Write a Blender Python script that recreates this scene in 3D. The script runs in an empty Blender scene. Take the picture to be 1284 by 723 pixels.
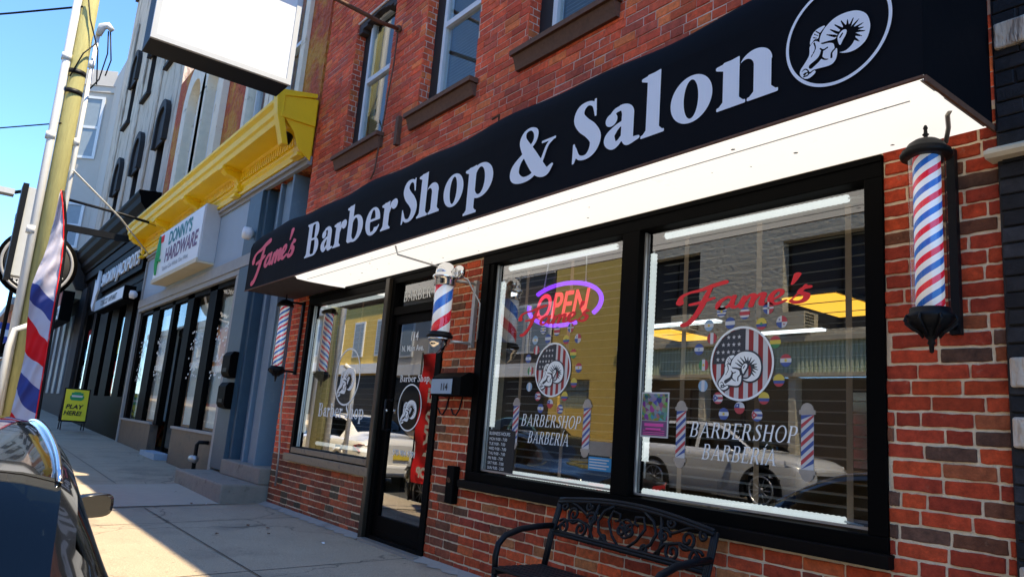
import bpy, math, random
import numpy as np
from mathutils import Matrix, Vector
R = math.radians
rnd = random.Random(7)
S = bpy.context.scene
COL = S.collection

# ------------------------------------------------------------------ camera, sky, sun, exposure
cam_d = bpy.data.cameras.new('camera'); cam = bpy.data.objects.new('camera', cam_d); COL.objects.link(cam)
cam_d.sensor_width = 36; cam_d.lens = 26.153; cam_d.clip_start = .05; cam_d.clip_end = 2000
CAMR, CAMU, CAMB = (.60578753, .7916927, .0790199), (.10477337, -.17783262, .97846722), (.78869767, -.58446406, -.19067709)
cam.matrix_world = Matrix(((CAMR[0], CAMU[0], CAMB[0], 0), (CAMR[1], CAMU[1], CAMB[1], -3.4), (CAMR[2], CAMU[2], CAMB[2], 1.08), (0, 0, 0, 1)))
S.camera = cam
SUN_EL = R(66); SUN_AZ = R(24)            # azimuth measured from +X towards +Y: down the street, a little behind the shops
w = bpy.data.worlds.new('World'); S.world = w; w.use_nodes = True
nt = w.node_tree; bg = nt.nodes['Background']
sky = nt.nodes.new('ShaderNodeTexSky'); sky.sky_type = 'NISHITA'; sky.sun_disc = False
sky.sun_elevation = SUN_EL; sky.sun_rotation = R(90) - SUN_AZ
sky.air_density = 1.0; sky.dust_density = .0; sky.ozone_density = 3.5; sky.altitude = 1500
skm = nt.nodes.new('ShaderNodeMix'); skm.data_type = 'RGBA'; skm.blend_type = 'MULTIPLY'; skm.inputs[0].default_value = 1; skm.inputs[7].default_value = (.60, .78, .90, 1)
nt.links.new(sky.outputs[0], skm.inputs[6]); nt.links.new(skm.outputs[2], bg.inputs[0]); bg.inputs[1].default_value = .15
sd = bpy.data.lights.new('sun', 'SUN'); sd.energy = 3.4; sd.angle = R(.5); sd.color = (1, .85, .60)
so = bpy.data.objects.new('sun', sd); COL.objects.link(so)
sv = Vector((math.cos(SUN_EL) * math.cos(SUN_AZ), math.cos(SUN_EL) * math.sin(SUN_AZ), math.sin(SUN_EL)))
so.rotation_euler = (-sv).to_track_quat('-Z', 'Y').to_euler(); so.location = (0, 0, 30)
S.view_settings.view_transform = 'Standard'; S.view_settings.look = 'None'
S.view_settings.exposure = 1.75; S.view_settings.gamma = 1; S.view_settings.use_curve_mapping = False
S.cycles.max_bounces = 8; S.cycles.transparent_max_bounces = 24; S.cycles.caustics_reflective = False; S.cycles.caustics_refractive = False
S.cycles.use_denoising = True

# ------------------------------------------------------------------ materials
def new_mat(name):
    m = bpy.data.materials.new(name); m.use_nodes = True
    return m, m.node_tree, m.node_tree.nodes['Principled BSDF']
def N(nt, t, **kw):
    n = nt.nodes.new(t)
    for k, v in kw.items():
        if k in n.inputs: n.inputs[k].default_value = v
        else: setattr(n, k, v)
    return n
def mat(name, col, rough=.6, metal=0., var=.12, scale=6., bump=0., bscale=60., spec=.5, dirt=None, dscale=2., dthr=.55, emit=None, estr=0., rvar=.0, stretch=None, coat=0.):
    m, t, p = new_mat(name); L = t.links.new
    co = N(t, 'ShaderNodeTexCoord'); src = co.outputs['Object']
    if stretch:
        mp = N(t, 'ShaderNodeMapping'); mp.inputs['Scale'].default_value = stretch; L(src, mp.inputs[0]); src = mp.outputs[0]
    n = N(t, 'ShaderNodeTexNoise', Scale=scale, Detail=6., Roughness=.6); L(src, n.inputs['Vector'])
    c = (*col, 1)
    mx = N(t, 'ShaderNodeMix', data_type='RGBA'); mx.inputs[6].default_value = tuple(x * (1 - var) for x in col) + (1,)
    mx.inputs[7].default_value = tuple(min(1, x * (1 + var)) for x in col) + (1,)
    L(n.outputs[0], mx.inputs[0]); out = mx.outputs[2]
    if dirt:
        d = N(t, 'ShaderNodeTexNoise', Scale=dscale, Detail=8., Roughness=.65); L(src, d.inputs['Vector'])
        r = N(t, 'ShaderNodeMapRange'); r.inputs[1].default_value = dthr; r.inputs[2].default_value = dthr + .12; L(d.outputs[0], r.inputs[0])
        m2 = N(t, 'ShaderNodeMix', data_type='RGBA'); L(r.outputs[0], m2.inputs[0]); L(out, m2.inputs[6]); m2.inputs[7].default_value = (*dirt, 1); out = m2.outputs[2]
    L(out, p.inputs['Base Color'])
    p.inputs['Roughness'].default_value = rough; p.inputs['Metallic'].default_value = metal
    p.inputs['Specular IOR Level'].default_value = spec; p.inputs['Coat Weight'].default_value = coat; p.inputs['Coat Roughness'].default_value = .03
    if rvar:
        r = N(t, 'ShaderNodeMapRange'); r.inputs[3].default_value = rough - rvar; r.inputs[4].default_value = rough + rvar; L(n.outputs[0], r.inputs[0]); L(r.outputs[0], p.inputs['Roughness'])
    if bump:
        b = N(t, 'ShaderNodeTexNoise', Scale=bscale, Detail=5.); L(src, b.inputs['Vector'])
        bn = N(t, 'ShaderNodeBump'); bn.inputs['Strength'].default_value = 1; bn.inputs['Distance'].default_value = bump; L(b.outputs[0], bn.inputs['Height']); L(bn.outputs[0], p.inputs['Normal'])
    if emit:
        p.inputs['Emission Color'].default_value = (*emit, 1); p.inputs['Emission Strength'].default_value = estr
    return m
def attr_mat(name, rough=.85, bump=.004, var=.35, bscale=90., spot=None, spot_thr=.62, spot_scale=9.):
    """colour from the per-face attribute 'tint' (each brick's own fired colour) broken up by noise"""
    m, t, p = new_mat(name); L = t.links.new
    a = N(t, 'ShaderNodeAttribute'); a.attribute_name = 'tint'
    co = N(t, 'ShaderNodeTexCoord')
    n = N(t, 'ShaderNodeTexNoise', Scale=22., Detail=8., Roughness=.7); L(co.outputs['Object'], n.inputs['Vector'])
    r = N(t, 'ShaderNodeMapRange'); r.inputs[1].default_value = .3; r.inputs[2].default_value = .7; r.inputs[3].default_value = 1 - var; r.inputs[4].default_value = 1 + var; L(n.outputs[0], r.inputs[0])
    mu = N(t, 'ShaderNodeVectorMath', operation='SCALE'); L(a.outputs['Color'], mu.inputs[0]); L(r.outputs[0], mu.inputs['Scale'])
    out = mu.outputs[0]
    if spot:
        n2 = N(t, 'ShaderNodeTexNoise', Scale=spot_scale, Detail=9., Roughness=.75); L(co.outputs['Object'], n2.inputs['Vector'])
        r2 = N(t, 'ShaderNodeMapRange'); r2.inputs[1].default_value = spot_thr; r2.inputs[2].default_value = spot_thr + .1; r2.inputs[4].default_value = .6; L(n2.outputs[0], r2.inputs[0])
        mx = N(t, 'ShaderNodeMix', data_type='RGBA'); L(r2.outputs[0], mx.inputs[0]); L(out, mx.inputs[6]); mx.inputs[7].default_value = (*spot, 1); out = mx.outputs[2]
    n3 = N(t, 'ShaderNodeTexNoise', Scale=1.3, Detail=6., Roughness=.6); L(co.outputs['Object'], n3.inputs['Vector'])
    r3 = N(t, 'ShaderNodeMapRange'); r3.inputs[1].default_value = .35; r3.inputs[2].default_value = .65; r3.inputs[3].default_value = .72; r3.inputs[4].default_value = 1.18; L(n3.outputs[0], r3.inputs[0])
    m5 = N(t, 'ShaderNodeVectorMath', operation='SCALE'); L(out, m5.inputs[0]); L(r3.outputs[0], m5.inputs['Scale']); out = m5.outputs[0]
    L(out, p.inputs['Base Color']); p.inputs['Roughness'].default_value = rough; p.inputs['Specular IOR Level'].default_value = .25
    b = N(t, 'ShaderNodeTexNoise', Scale=bscale, Detail=6., Roughness=.7); L(co.outputs['Object'], b.inputs['Vector'])
    bn = N(t, 'ShaderNodeBump'); bn.inputs['Distance'].default_value = bump; L(b.outputs[0], bn.inputs['Height']); L(bn.outputs[0], p.inputs['Normal'])
    return m
def glass_mat(name, tint=(.93, .96, .95), refl=1.7, rough=0., ior=1.52):
    """clear window pane: see-through plus mirror reflection that grows towards grazing angles"""
    m = bpy.data.materials.new(name); m.use_nodes = True; t = m.node_tree; t.nodes.clear(); L = t.links.new
    o = N(t, 'ShaderNodeOutputMaterial'); tr = N(t, 'ShaderNodeBsdfTransparent'); tr.inputs[0].default_value = (*tint, 1)
    gl = N(t, 'ShaderNodeBsdfGlossy'); gl.inputs['Roughness'].default_value = rough; gl.inputs[0].default_value = (1, 1, 1, 1)
    fr = N(t, 'ShaderNodeFresnel'); fr.inputs[0].default_value = ior
    mu = N(t, 'ShaderNodeMath', operation='MULTIPLY', use_clamp=True); mu.inputs[1].default_value = refl; L(fr.outputs[0], mu.inputs[0])
    ge = N(t, 'ShaderNodeNewGeometry'); inv = N(t, 'ShaderNodeMath', operation='SUBTRACT'); inv.inputs[0].default_value = 1; L(ge.outputs['Backfacing'], inv.inputs[1])
    m3 = N(t, 'ShaderNodeMath', operation='MULTIPLY'); L(mu.outputs[0], m3.inputs[0]); L(inv.outputs[0], m3.inputs[1])
    mx = N(t, 'ShaderNodeMixShader'); L(m3.outputs[0], mx.inputs[0]); L(tr.outputs[0], mx.inputs[1]); L(gl.outputs[0], mx.inputs[2]); L(mx.outputs[0], o.inputs[0])
    return m
def emit_mat(name, col, s, base=None):
    return mat(name, base or col, .5, emit=col, estr=s, var=.02)
def stripe_mat(name, pitch, starts):
    m, t, p = new_mat(name); L = t.links.new
    co = N(t, 'ShaderNodeTexCoord'); sx = N(t, 'ShaderNodeSeparateXYZ'); L(co.outputs['Object'], sx.inputs[0])
    at = N(t, 'ShaderNodeMath', operation='ARCTAN2'); L(sx.outputs[1], at.inputs[0]); L(sx.outputs[0], at.inputs[1])
    k = N(t, 'ShaderNodeMath', operation='MULTIPLY'); k.inputs[1].default_value = -starts / (2 * math.pi); L(at.outputs[0], k.inputs[0])
    z = N(t, 'ShaderNodeMath', operation='MULTIPLY_ADD'); z.inputs[1].default_value = 1 / pitch; L(sx.outputs[2], z.inputs[0]); L(k.outputs[0], z.inputs[2])
    f = N(t, 'ShaderNodeMath', operation='FRACT'); L(z.outputs[0], f.inputs[0])
    r = N(t, 'ShaderNodeValToRGB'); r.color_ramp.interpolation = 'CONSTANT'; e = r.color_ramp.elements
    e[0].position = 0; e[0].color = (.8, .8, .8, 1); e[1].position = .25; e[1].color = (.75, .012, .04, 1)
    x = e.new(.5); x.color = (.8, .8, .8, 1); x = e.new(.75); x.color = (.01, .12, .5, 1)
    L(f.outputs[0], r.inputs[0]); L(r.outputs[0], p.inputs['Base Color']); p.inputs['Roughness'].default_value = .25
    L(r.outputs[0], p.inputs['Emission Color']); p.inputs['Emission Strength'].default_value = .08
    return m
M = {}
M_ = M
M['brick'] = attr_mat('fired_brick', spot=(.34, .22, .15), spot_thr=.60, spot_scale=14., var=.45)
M['brick_far'] = attr_mat('old_brick', bump=.003, spot=(.32, .22, .17), spot_thr=.63)
M['mortar'] = mat('mortar', (.82, .64, .43), .95, var=.3, scale=30, bump=.006, bscale=120)
M['mortar_up'] = mat('thin_mortar', (.66, .50, .40), .95, var=.25, scale=30, bump=.003, bscale=120)
M['black'] = mat('black_painted_metal', (.0015, .0014, .0014), .6, spec=.05, var=.3, bump=.0006, bscale=15)
M['brownblack'] = mat('dark_brown_sill', (.005, .0035, .003), .6, spec=.08, var=.4, bump=.001)
M['bronze'] = mat('bronze_anodised_post', (.045, .035, .025), .35, metal=.6, var=.2)
M['tan_sill'] = mat('tan_metal_sill', (.22, .16, .10), .5, var=.2, dirt=(.08, .06, .05), dscale=14)
M['fabric'] = mat('black_awning_fabric', (.0025, .0028, .0045), .8, var=.25, scale=3, bump=.002, bscale=12, spec=.12)
M['lettering'] = mat('white_vinyl_lettering', (.78, .80, .84), .6, var=.05, scale=4, stretch=(60, 1, 1))
M['pinkred'] = mat('red_vinyl_lettering', (.78, .05, .10), .5, var=.15)
M['vinyl_white'] = mat('white_window_vinyl', (.8, .84, .84), .5, var=.05)
M['vinyl_red'] = mat('red_window_vinyl', (.75, .02, .03), .5, var=.1)
M['lightbox'] = mat('backlit_awning_panel', (.75, .73, .68), .6, var=.04, scale=3, emit=(1, .965, .9), estr=.29, dirt=(.64, .60, .53), dscale=3.5, dthr=.62)
M['seam'] = mat('grey_seam', (.32, .32, .33), .7)
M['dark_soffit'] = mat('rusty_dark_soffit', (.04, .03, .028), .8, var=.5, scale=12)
M['glass'] = glass_mat('window_glass', refl=4.2, tint=(.8, .83, .82))
M['glass_dark'] = glass_mat('tinted_door_glass', tint=(.45, .47, .47), refl=3.0)
M['glass_tube'] = glass_mat('pole_glass', tint=(.97, .97, .97), refl=1.2)
M['stripes_fine'] = stripe_mat('fine_barber_stripes', .118, 2)
M['stripes_wide'] = stripe_mat('wide_barber_stripes', .36, 1)
M['chrome'] = mat('chrome', (.72, .72, .72), .12, metal=1, var=.05)
M['mirror_dark'] = mat('mirror_glass', (.07, .075, .08), .05, metal=1, var=.02)
M['steel'] = mat('galvanised_steel', (.42, .41, .40), .4, metal=.7, var=.2, scale=20)
M['iron'] = mat('black_cast_iron', (.004, .0045, .006), .5, spec=.2, var=.4, bump=.001, bscale=80)
M['white_frame'] = mat('white_window_frame', (.62, .64, .66), .5, var=.08)
M['bluegrey'] = mat('blue_grey_paint', (.14, .21, .27), .55, var=.15, bump=.001, dirt=(.22, .27, .3), dscale=6, dthr=.6)
M['paleblue'] = mat('pale_grey_blue_panel', (.30, .38, .46), .6, var=.1, scale=2, bump=.001, bscale=10)
M['darkblue'] = mat('slate_blue_column', (.035, .075, .11), .5, var=.2, bump=.001, dirt=(.10, .14, .17), dscale=5, dthr=.63)
M['greytrim'] = mat('weathered_grey_trim', (.30, .30, .29), .65, var=.2, scale=8)
M['yellow'] = mat('yellow_cornice_paint', (1.0, .64, .002), .5, var=.1, scale=5, bump=.003, bscale=25, dirt=(.45, .33, .05), dscale=9, dthr=.68)
M['rough_red'] = mat('rough_red_stone', (.46, .085, .03), .9, var=.75, scale=14, bump=.14, bscale=10, dirt=(.55, .24, .03), dscale=1.4, dthr=.47)
M['stucco'] = mat('grey_stucco', (.56, .47, .37), .9, var=.35, scale=5, bump=.09, bscale=11, dirt=(.30, .24, .18), dscale=2.2, dthr=.5, stretch=(1, 1, .3))
M['stucco_lit'] = mat('tan_stucco', (.52, .48, .38), .9, var=.15, scale=3, bump=.035, bscale=9)
M['soot_and_shade'] = mat('sooty_and_shaded_stone', (.012, .009, .008), .8, var=.5, scale=12, bump=.01, bscale=20)  # sooty stone; also carries the painted shade of the stucco window reveals
M['surround'] = mat('flaking_white_surround', (.74, .66, .52), .8, var=.15, bump=.01, bscale=12, dirt=(.42, .30, .15), dscale=5, dthr=.6)
M['concrete'] = mat('concrete', (.30, .28, .25), .9, var=.2, scale=3, bump=.003, bscale=90, dirt=(.20, .185, .17), dscale=1.3, dthr=.55)
M['stone_step'] = mat('stone_step', (.24, .21, .17), .9, var=.25, scale=9, bump=.006, bscale=30, dirt=(.10, .08, .06), dscale=6, dthr=.58)
M['asphalt'] = mat('asphalt', (.055, .055, .056), .9, var=.25, scale=8, bump=.004, bscale=120)
M['paint_white'] = mat('road_paint', (.6, .6, .56), .7, var=.2)
M['wood_pole'] = mat('treated_wood_pole', (.36, .33, .13), .85, var=.3, scale=5, bump=.006, bscale=25, stretch=(6, 6, .6), dirt=(.14, .12, .05), dscale=3, dthr=.66)
M['pvc'] = mat('white_conduit', (.62, .62, .60), .5, var=.08)
M['rust'] = mat('rusty_metal', (.13, .06, .032), .8, var=.5, scale=30)
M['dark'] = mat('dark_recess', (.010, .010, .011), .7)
M['interior'] = mat('interior_wall_paint', (.12, .11, .09), .8)
M['floor_in'] = mat('interior_floor', (.10, .09, .08), .4)
M['slat'] = mat('blind_slat', (.32, .31, .28), .5)
M['tape'] = mat('tan_ladder_tape', (.50, .34, .22), .8)
M['tube'] = mat('glowing_tube', (.5, .5, .5), .3, emit=(.93, .98, 1), estr=.34, var=.3, scale=25)
M['ceil_light'] = emit_mat('ceiling_light', (1, .50, .05), .7)
M['cool_light'] = emit_mat('cool_ceiling_light', (.9, .95, 1), .9)
M['neon_red'] = emit_mat('red_neon_plastic', (1, .04, .09), .55)
M['neon_purple'] = emit_mat('violet_neon_tube', (.22, .03, .9), .8)
M['carblack'] = mat('black_car_paint', (.006, .007, .009), .12, var=.1, coat=1)
M['carwhite'] = mat('white_car_paint', (.72, .70, .66), .2, var=.03, coat=1)
M['carsilver'] = mat('silver_car_paint', (.62, .62, .62), .3, metal=.2, var=.05, coat=1)
M['cargreen'] = mat('dark_green_car_paint', (.03, .07, .05), .2, var=.05, coat=1)
M['carglass'] = glass_mat('car_glass', tint=(.06, .08, .075), refl=.5)
M['glass_left'] = glass_mat('neighbour_shop_glass', refl=.9, tint=(.9, .92, .9))
M['slate'] = mat('dark_vinyl', (.03, .035, .045), .5)
M['stripe_dull'] = mat('dull_red_vinyl', (.28, .02, .02), .5)
M['stripe_pale'] = mat('pale_vinyl', (.55, .55, .55), .5)
M['rubber'] = mat('tyre_rubber', (.014, .014, .014), .8, var=.2)
M['alloy'] = mat('alloy_rim', (.45, .45, .46), .3, metal=.8)
M['taillight'] = mat('red_lens', (.5, .01, .015), .15, coat=1)
M['headlight'] = mat('headlight_lens', (.6, .62, .65), .08, coat=1)
M['cabin'] = mat('car_cabin_trim', (.03, .03, .032), .8)
M['plate'] = mat('licence_plate', (.75, .55, .05), .5)
M['signwhite'] = mat('white_sign_face', (.74, .75, .76), .45, var=.03, scale=2)
M['cream'] = mat('aged_cream_plastic', (.60, .53, .38), .6, var=.12)
M['signside'] = mat('sign_side_metal', (.50, .52, .53), .5, var=.1)
M['teal'] = mat('teal_lettering', (.02, .22, .24), .6)
M['plum'] = mat('plum_lettering', (.16, .08, .17), .6)
M['signyellow'] = mat('bright_yellow_board', (.85, .78, .02), .5, var=.03)
M['green'] = mat('green_emblem', (.02, .35, .12), .5)
M['blacktext'] = mat('black_lettering', (.01, .01, .01), .6)
M['beige'] = mat('beige_siding', (.50, .47, .43), .7, var=.08, bump=.002)
M['palesiding'] = mat('pale_grey_siding', (.46, .42, .37), .7, var=.08, scale=2)
M['soffit'] = mat('cream_soffit', (.55, .42, .26), .7, var=.08)
M['redsign'] = mat('brick_red_sign', (.38, .08, .04), .6, var=.2)
M['curtain'] = mat('white_sheer_curtain', (.85, .87, .84), .8, var=.12, scale=9, stretch=(1, 1, .12))
M['windowblue'] = mat('window_blind_behind_glass', (.24, .29, .33), .5, var=.15)
M['darkbrick'] = attr_mat('black_painted_brick', rough=.6, var=.5, bump=.004)
M['tealpaint'] = mat('teal_mural_paint', (.01, .28, .20), .6)
M['kick'] = mat('brown_metal_kick_panel', (.10, .07, .048), .5, var=.35, scale=4, dirt=(.05, .04, .035), dscale=6)
M['flag_red'] = mat('flag_red', (.75, .012, .02), .7); M['flag_white'] = mat('flag_white', (.62, .60, .72), .7, var=.06); M['flag_blue'] = mat('flag_blue', (.05, .07, .30), .7)
M['yellowbrick'] = mat('yellow_painted_brick', (.72, .50, .12), .8, var=.2, scale=5, bump=.01, bscale=30)
M['gblock'] = mat('glass_block', (.30, .34, .28), .2)
M['fluted'] = mat('fluted_panel', (.58, .66, .48), .4, var=.2, scale=3, stretch=(12, 1, .2))
FLAGC = {'w': (.55, .56, .56), 'r': (.42, .05, .06), 'b': (.05, .09, .28), 'y': (.58, .46, .07), 'g': (.06, .22, .09), 'l': (.24, .38, .52), 'k': (.02, .02, .02)}
for k_, v_ in FLAGC.items(): M['sticker_' + k_] = mat('sticker_colour_' + {'w': 'white', 'r': 'red', 'b': 'blue', 'y': 'yellow', 'g': 'green', 'l': 'light_blue', 'k': 'black'}[k_], v_, .5, var=.03)

# ------------------------------------------------------------------ object helpers
def thing(name, label, cat, loc=(0, 0, 0), group=None, rz=0.):
    o = bpy.data.objects.new(name, None); COL.objects.link(o); o.location = loc; o.rotation_euler = (0, 0, rz)
    o.empty_display_size = .1; o['label'] = label; o['category'] = cat
    if group: o['group'] = group
    return o
def tag(o, label, cat, group=None):
    o['label'] = label; o['category'] = cat
    if group: o['group'] = group
    return o
def root_loc(p):
    while p.parent: p = p.parent
    return p.location
class MB:
    def __init__(s): s.v = []; s.f = []; s.mi = []; s.tint = []; s.cur = 0; s.smooth = []; s.sm = False
    def add(s, vs, fs, tint=None):
        b = len(s.v); s.v += [tuple(p) for p in vs]
        for f in fs: s.f.append([b + i for i in f]); s.mi.append(s.cur); s.tint.append(tint); s.smooth.append(s.sm)
        return s
    def box(s, x0, x1, y0, y1, z0, z1, tint=None):
        v = [(x, y, z) for x in (x0, x1) for y in (y0, y1) for z in (z0, z1)]
        return s.add(v, [(0, 1, 3, 2), (4, 6, 7, 5), (0, 4, 5, 1), (2, 3, 7, 6), (0, 2, 6, 4), (1, 5, 7, 3)], tint)
    def prism(s, pts, axis, a, b, tint=None):
        """polygon pts in the plane across axis, extruded from a to b"""
        def P(u, v, w): return {'x': (w, u, v), 'y': (u, w, v), 'z': (u, v, w)}[axis]
        n = len(pts); vs = [P(u, v, a) for u, v in pts] + [P(u, v, b) for u, v in pts]
        return s.add(vs, [list(range(n - 1, -1, -1)), list(range(n, 2 * n))] + [(i, (i + 1) % n, n + (i + 1) % n, n + i) for i in range(n)], tint)
    def tube(s, pts, r, n=8, cap=True):
        pts = [Vector(p) for p in pts]; m = len(pts); rr = r if isinstance(r, (list, tuple)) else [r] * m
        vs = []; up0 = None
        for i, p in enumerate(pts):
            d = (pts[min(i + 1, m - 1)] - pts[max(i - 1, 0)]).normalized()
            if up0 is None: up0 = Vector((0, 0, 1)) if abs(d.z) < .9 else Vector((0, 1, 0))
            a = d.cross(up0)
            if a.length < 1e-4: a = d.cross(Vector((1, .1, 0)))
            a.normalize(); b = a.cross(d).normalized(); up0 = b
            vs += [p + (a * math.cos(2 * math.pi * k / n) + b * math.sin(2 * math.pi * k / n)) * rr[i] for k in range(n)]
        fs = [(i * n + k, i * n + (k + 1) % n, (i + 1) * n + (k + 1) % n, (i + 1) * n + k) for i in range(m - 1) for k in range(n)]
        if cap: fs += [list(range(n - 1, -1, -1)), list(range((m - 1) * n, m * n))]
        o = s.sm; s.sm = True; s.add(vs, fs); s.sm = o
        return s
    def lathe(s, prof, c=(0, 0, 0), n=24, axis='z', cap=True):
        vs = []
        for r, h in prof:
            for k in range(n):
                a = 2 * math.pi * k / n; u, v = r * math.cos(a), r * math.sin(a)
                p = {'z': (u, v, h), 'y': (u, h, v), 'x': (h, u, v)}[axis]; vs.append((p[0] + c[0], p[1] + c[1], p[2] + c[2]))
        m = len(prof); o = s.sm; s.sm = True
        s.add(vs, [(i * n + k, i * n + (k + 1) % n, (i + 1) * n + (k + 1) % n, (i + 1) * n + k) for i in range(m - 1) for k in range(n)])
        s.sm = False; b = len(s.v) - m * n
        for st, rv in ((0, True), ((m - 1) * n, False)):
            if cap and prof[0 if st == 0 else -1][0] > 1e-4:
                l = [b + st + k for k in range(n)]; s.f.append(l[::-1] if rv else l); s.mi.append(s.cur); s.tint.append(None); s.smooth.append(False)
        s.sm = o
        return s
    def build(s, name, mats, parent=None, local=False, bevel=0.):
        me = bpy.data.meshes.new(name); off = Vector((0, 0, 0)) if (local or not parent) else root_loc(parent)
        me.from_pydata([(x - off[0], y - off[1], z - off[2]) for x, y, z in s.v], [], s.f); me.update()
        mats = mats if isinstance(mats, (list, tuple)) else [mats]
        for m_ in mats: me.materials.append(M[m_] if isinstance(m_, str) else m_)
        me.polygons.foreach_set('material_index', s.mi); me.polygons.foreach_set('use_smooth', s.smooth)
        if any(t_ is not None for t_ in s.tint):
            ca = me.color_attributes.new('tint', 'FLOAT_COLOR', 'CORNER'); data = []
            for p_, t_ in zip(me.polygons, s.tint):
                data += list((*(t_ or (.3, .3, .3)), 1)) * p_.loop_total
            ca.data.foreach_set('color', data)
        o = bpy.data.objects.new(name, me); COL.objects.link(o)
        if parent: o.parent = parent
        if bevel:
            b = o.modifiers.new('bevel', 'BEVEL'); b.width = bevel; b.segments = 2; b.limit_method = 'ANGLE'
        return o
def struct(o): o['kind'] = 'structure'; return o
def copy_tree(o, parent=None):
    c = o.copy(); COL.objects.link(c); c.parent = parent
    for ch in list(o.children): copy_tree(ch, c)
    return c
def text_mesh(name, s, size, m, parent, loc, face='-y', sx=1., shear=0., align='LEFT', thick=0., bold=0., rot=0., space=1.):
    cu = bpy.data.curves.new('txt', 'FONT'); cu.body = s; cu.size = size; cu.align_x = align; cu.shear = shear; cu.extrude = thick; cu.offset = bold; cu.space_character = space
    to = bpy.data.objects.new('txt', cu); COL.objects.link(to); bpy.context.view_layer.update()
    me = bpy.data.meshes.new_from_object(to); bpy.data.objects.remove(to)
    rz = {'-y': 0, '+x': R(90), '+y': R(180), '-x': R(-90)}[face]
    me.transform(Matrix.Translation(Vector(loc)) @ Matrix.Rotation(rz, 4, 'Z') @ Matrix.Rotation(R(90), 4, 'X') @ Matrix.Rotation(rot, 4, 'Z') @ Matrix.Diagonal((sx, 1, 1, 1)))
    if parent: me.transform(Matrix.Translation(-root_loc(parent)))
    me.materials.clear(); me.materials.append(M[m]); me.name = name
    o = bpy.data.objects.new(name, me); COL.objects.link(o)
    if parent: o.parent = parent
    return o

# ------------------------------------------------------------------ drawn shapes: signed-distance outlines turned into flat sheets
class Draw:
    def __init__(s, x0, x1, y0, y1, res):
        s.xs = np.arange(x0, x1 + res, res); s.ys = np.arange(y0, y1 + res, res); s.X, s.Y = np.meshgrid(s.xs, s.ys); s.F = np.full(s.X.shape, 9.); s.res = res
    def add(s, d): s.F = np.minimum(s.F, d); return s
    def cut(s, d): s.F = np.maximum(s.F, -d); return s
    def ell(s, cx, cy, rx, ry): return (np.sqrt(((s.X - cx) / rx) ** 2 + ((s.Y - cy) / ry) ** 2) - 1) * min(rx, ry)
    def rect(s, x0, x1, y0, y1): return np.maximum(np.maximum(x0 - s.X, s.X - x1), np.maximum(y0 - s.Y, s.Y - y1))
    def stroke(s, pts, smooth=True, n=6):
        P = [np.array(p, float) for p in pts]
        if smooth and len(P) > 2:
            Q = []; E = [2 * P[0] - P[1]] + P + [2 * P[-1] - P[-2]]
            for i in range(1, len(E) - 2):
                for t in np.arange(0, 1, 1 / n):
                    a, b, c, d = E[i - 1], E[i], E[i + 1], E[i + 2]
                    Q.append(.5 * (2 * b + (c - a) * t + (2 * a - 5 * b + 4 * c - d) * t * t + (3 * b - a - 3 * c + d) * t ** 3))
            Q.append(P[-1]); P = Q
        D = np.full(s.X.shape, 9.)
        for a, b in zip(P[:-1], P[1:]):
            dx, dy = b[0] - a[0], b[1] - a[1]; l = dx * dx + dy * dy + 1e-12
            t = np.clip(((s.X - a[0]) * dx + (s.Y - a[1]) * dy) / l, 0, 1)
            D = np.minimum(D, np.hypot(s.X - a[0] - t * dx, s.Y - a[1] - t * dy) - (a[2] + (b[2] - a[2]) * t) / 2)
        return D
    def poly(s, pts, smooth=False):
        if smooth:
            P = [np.array(p, float) for p in pts]; Q = []; n = len(P)
            for i in range(n):
                for t in np.arange(0, 1, .25):
                    a, b, c, d = P[i - 1], P[i], P[(i + 1) % n], P[(i + 2) % n]
                    Q.append(.5 * (2 * b + (c - a) * t + (2 * a - 5 * b + 4 * c - d) * t * t + (3 * b - a - 3 * c + d) * t ** 3))
            pts = Q
        D = np.full(s.X.shape, 81.); sg = np.ones(s.X.shape); n = len(pts)
        for i in range(n):
            a, b = pts[i], pts[i - 1]; ex, ey = b[0] - a[0], b[1] - a[1]; wx, wy = s.X - a[0], s.Y - a[1]
            t = np.clip((wx * ex + wy * ey) / (ex * ex + ey * ey + 1e-12), 0, 1); D = np.minimum(D, (wx - ex * t) ** 2 + (wy - ey * t) ** 2)
            c1, c2, c3 = s.Y >= a[1], s.Y < b[1], ex * wy > ey * wx
            sg = np.where((c1 & c2 & c3) | (~c1 & ~c2 & ~c3), -sg, sg)
        return sg * np.sqrt(D)
    def tris(s):
        """polygons of the inside region: whole runs of cells merged, edge cells clipped along the outline"""
        F = s.F; ins = F < 0; out = []; ny, nx = F.shape
        full = ins[:-1, :-1] & ins[:-1, 1:] & ins[1:, :-1] & ins[1:, 1:]; anyc = ins[:-1, :-1] | ins[:-1, 1:] | ins[1:, :-1] | ins[1:, 1:]
        for j in range(ny - 1):
            i = 0
            while i < nx - 1:
                if full[j, i]:
                    k = i
                    while k < nx - 1 and full[j, k]: k += 1
                    out.append([(s.xs[i], s.ys[j]), (s.xs[k], s.ys[j]), (s.xs[k], s.ys[j + 1]), (s.xs[i], s.ys[j + 1])]); i = k; continue
                if anyc[j, i]:
                    c = [(i, j), (i + 1, j), (i + 1, j + 1), (i, j + 1)]; pl = []
                    for q in range(4):
                        a, b = c[q], c[(q + 1) % 4]; fa, fb = F[a[1], a[0]], F[b[1], b[0]]
                        if fa < 0: pl.append((s.xs[a[0]], s.ys[a[1]]))
                        if (fa < 0) != (fb < 0):
                            t = fa / (fa - fb); pl.append((s.xs[a[0]] + (s.xs[b[0]] - s.xs[a[0]]) * t, s.ys[a[1]] + (s.ys[b[1]] - s.ys[a[1]]) * t))
                    if len(pl) > 2: out.append(pl)
                i += 1
        return out
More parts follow.
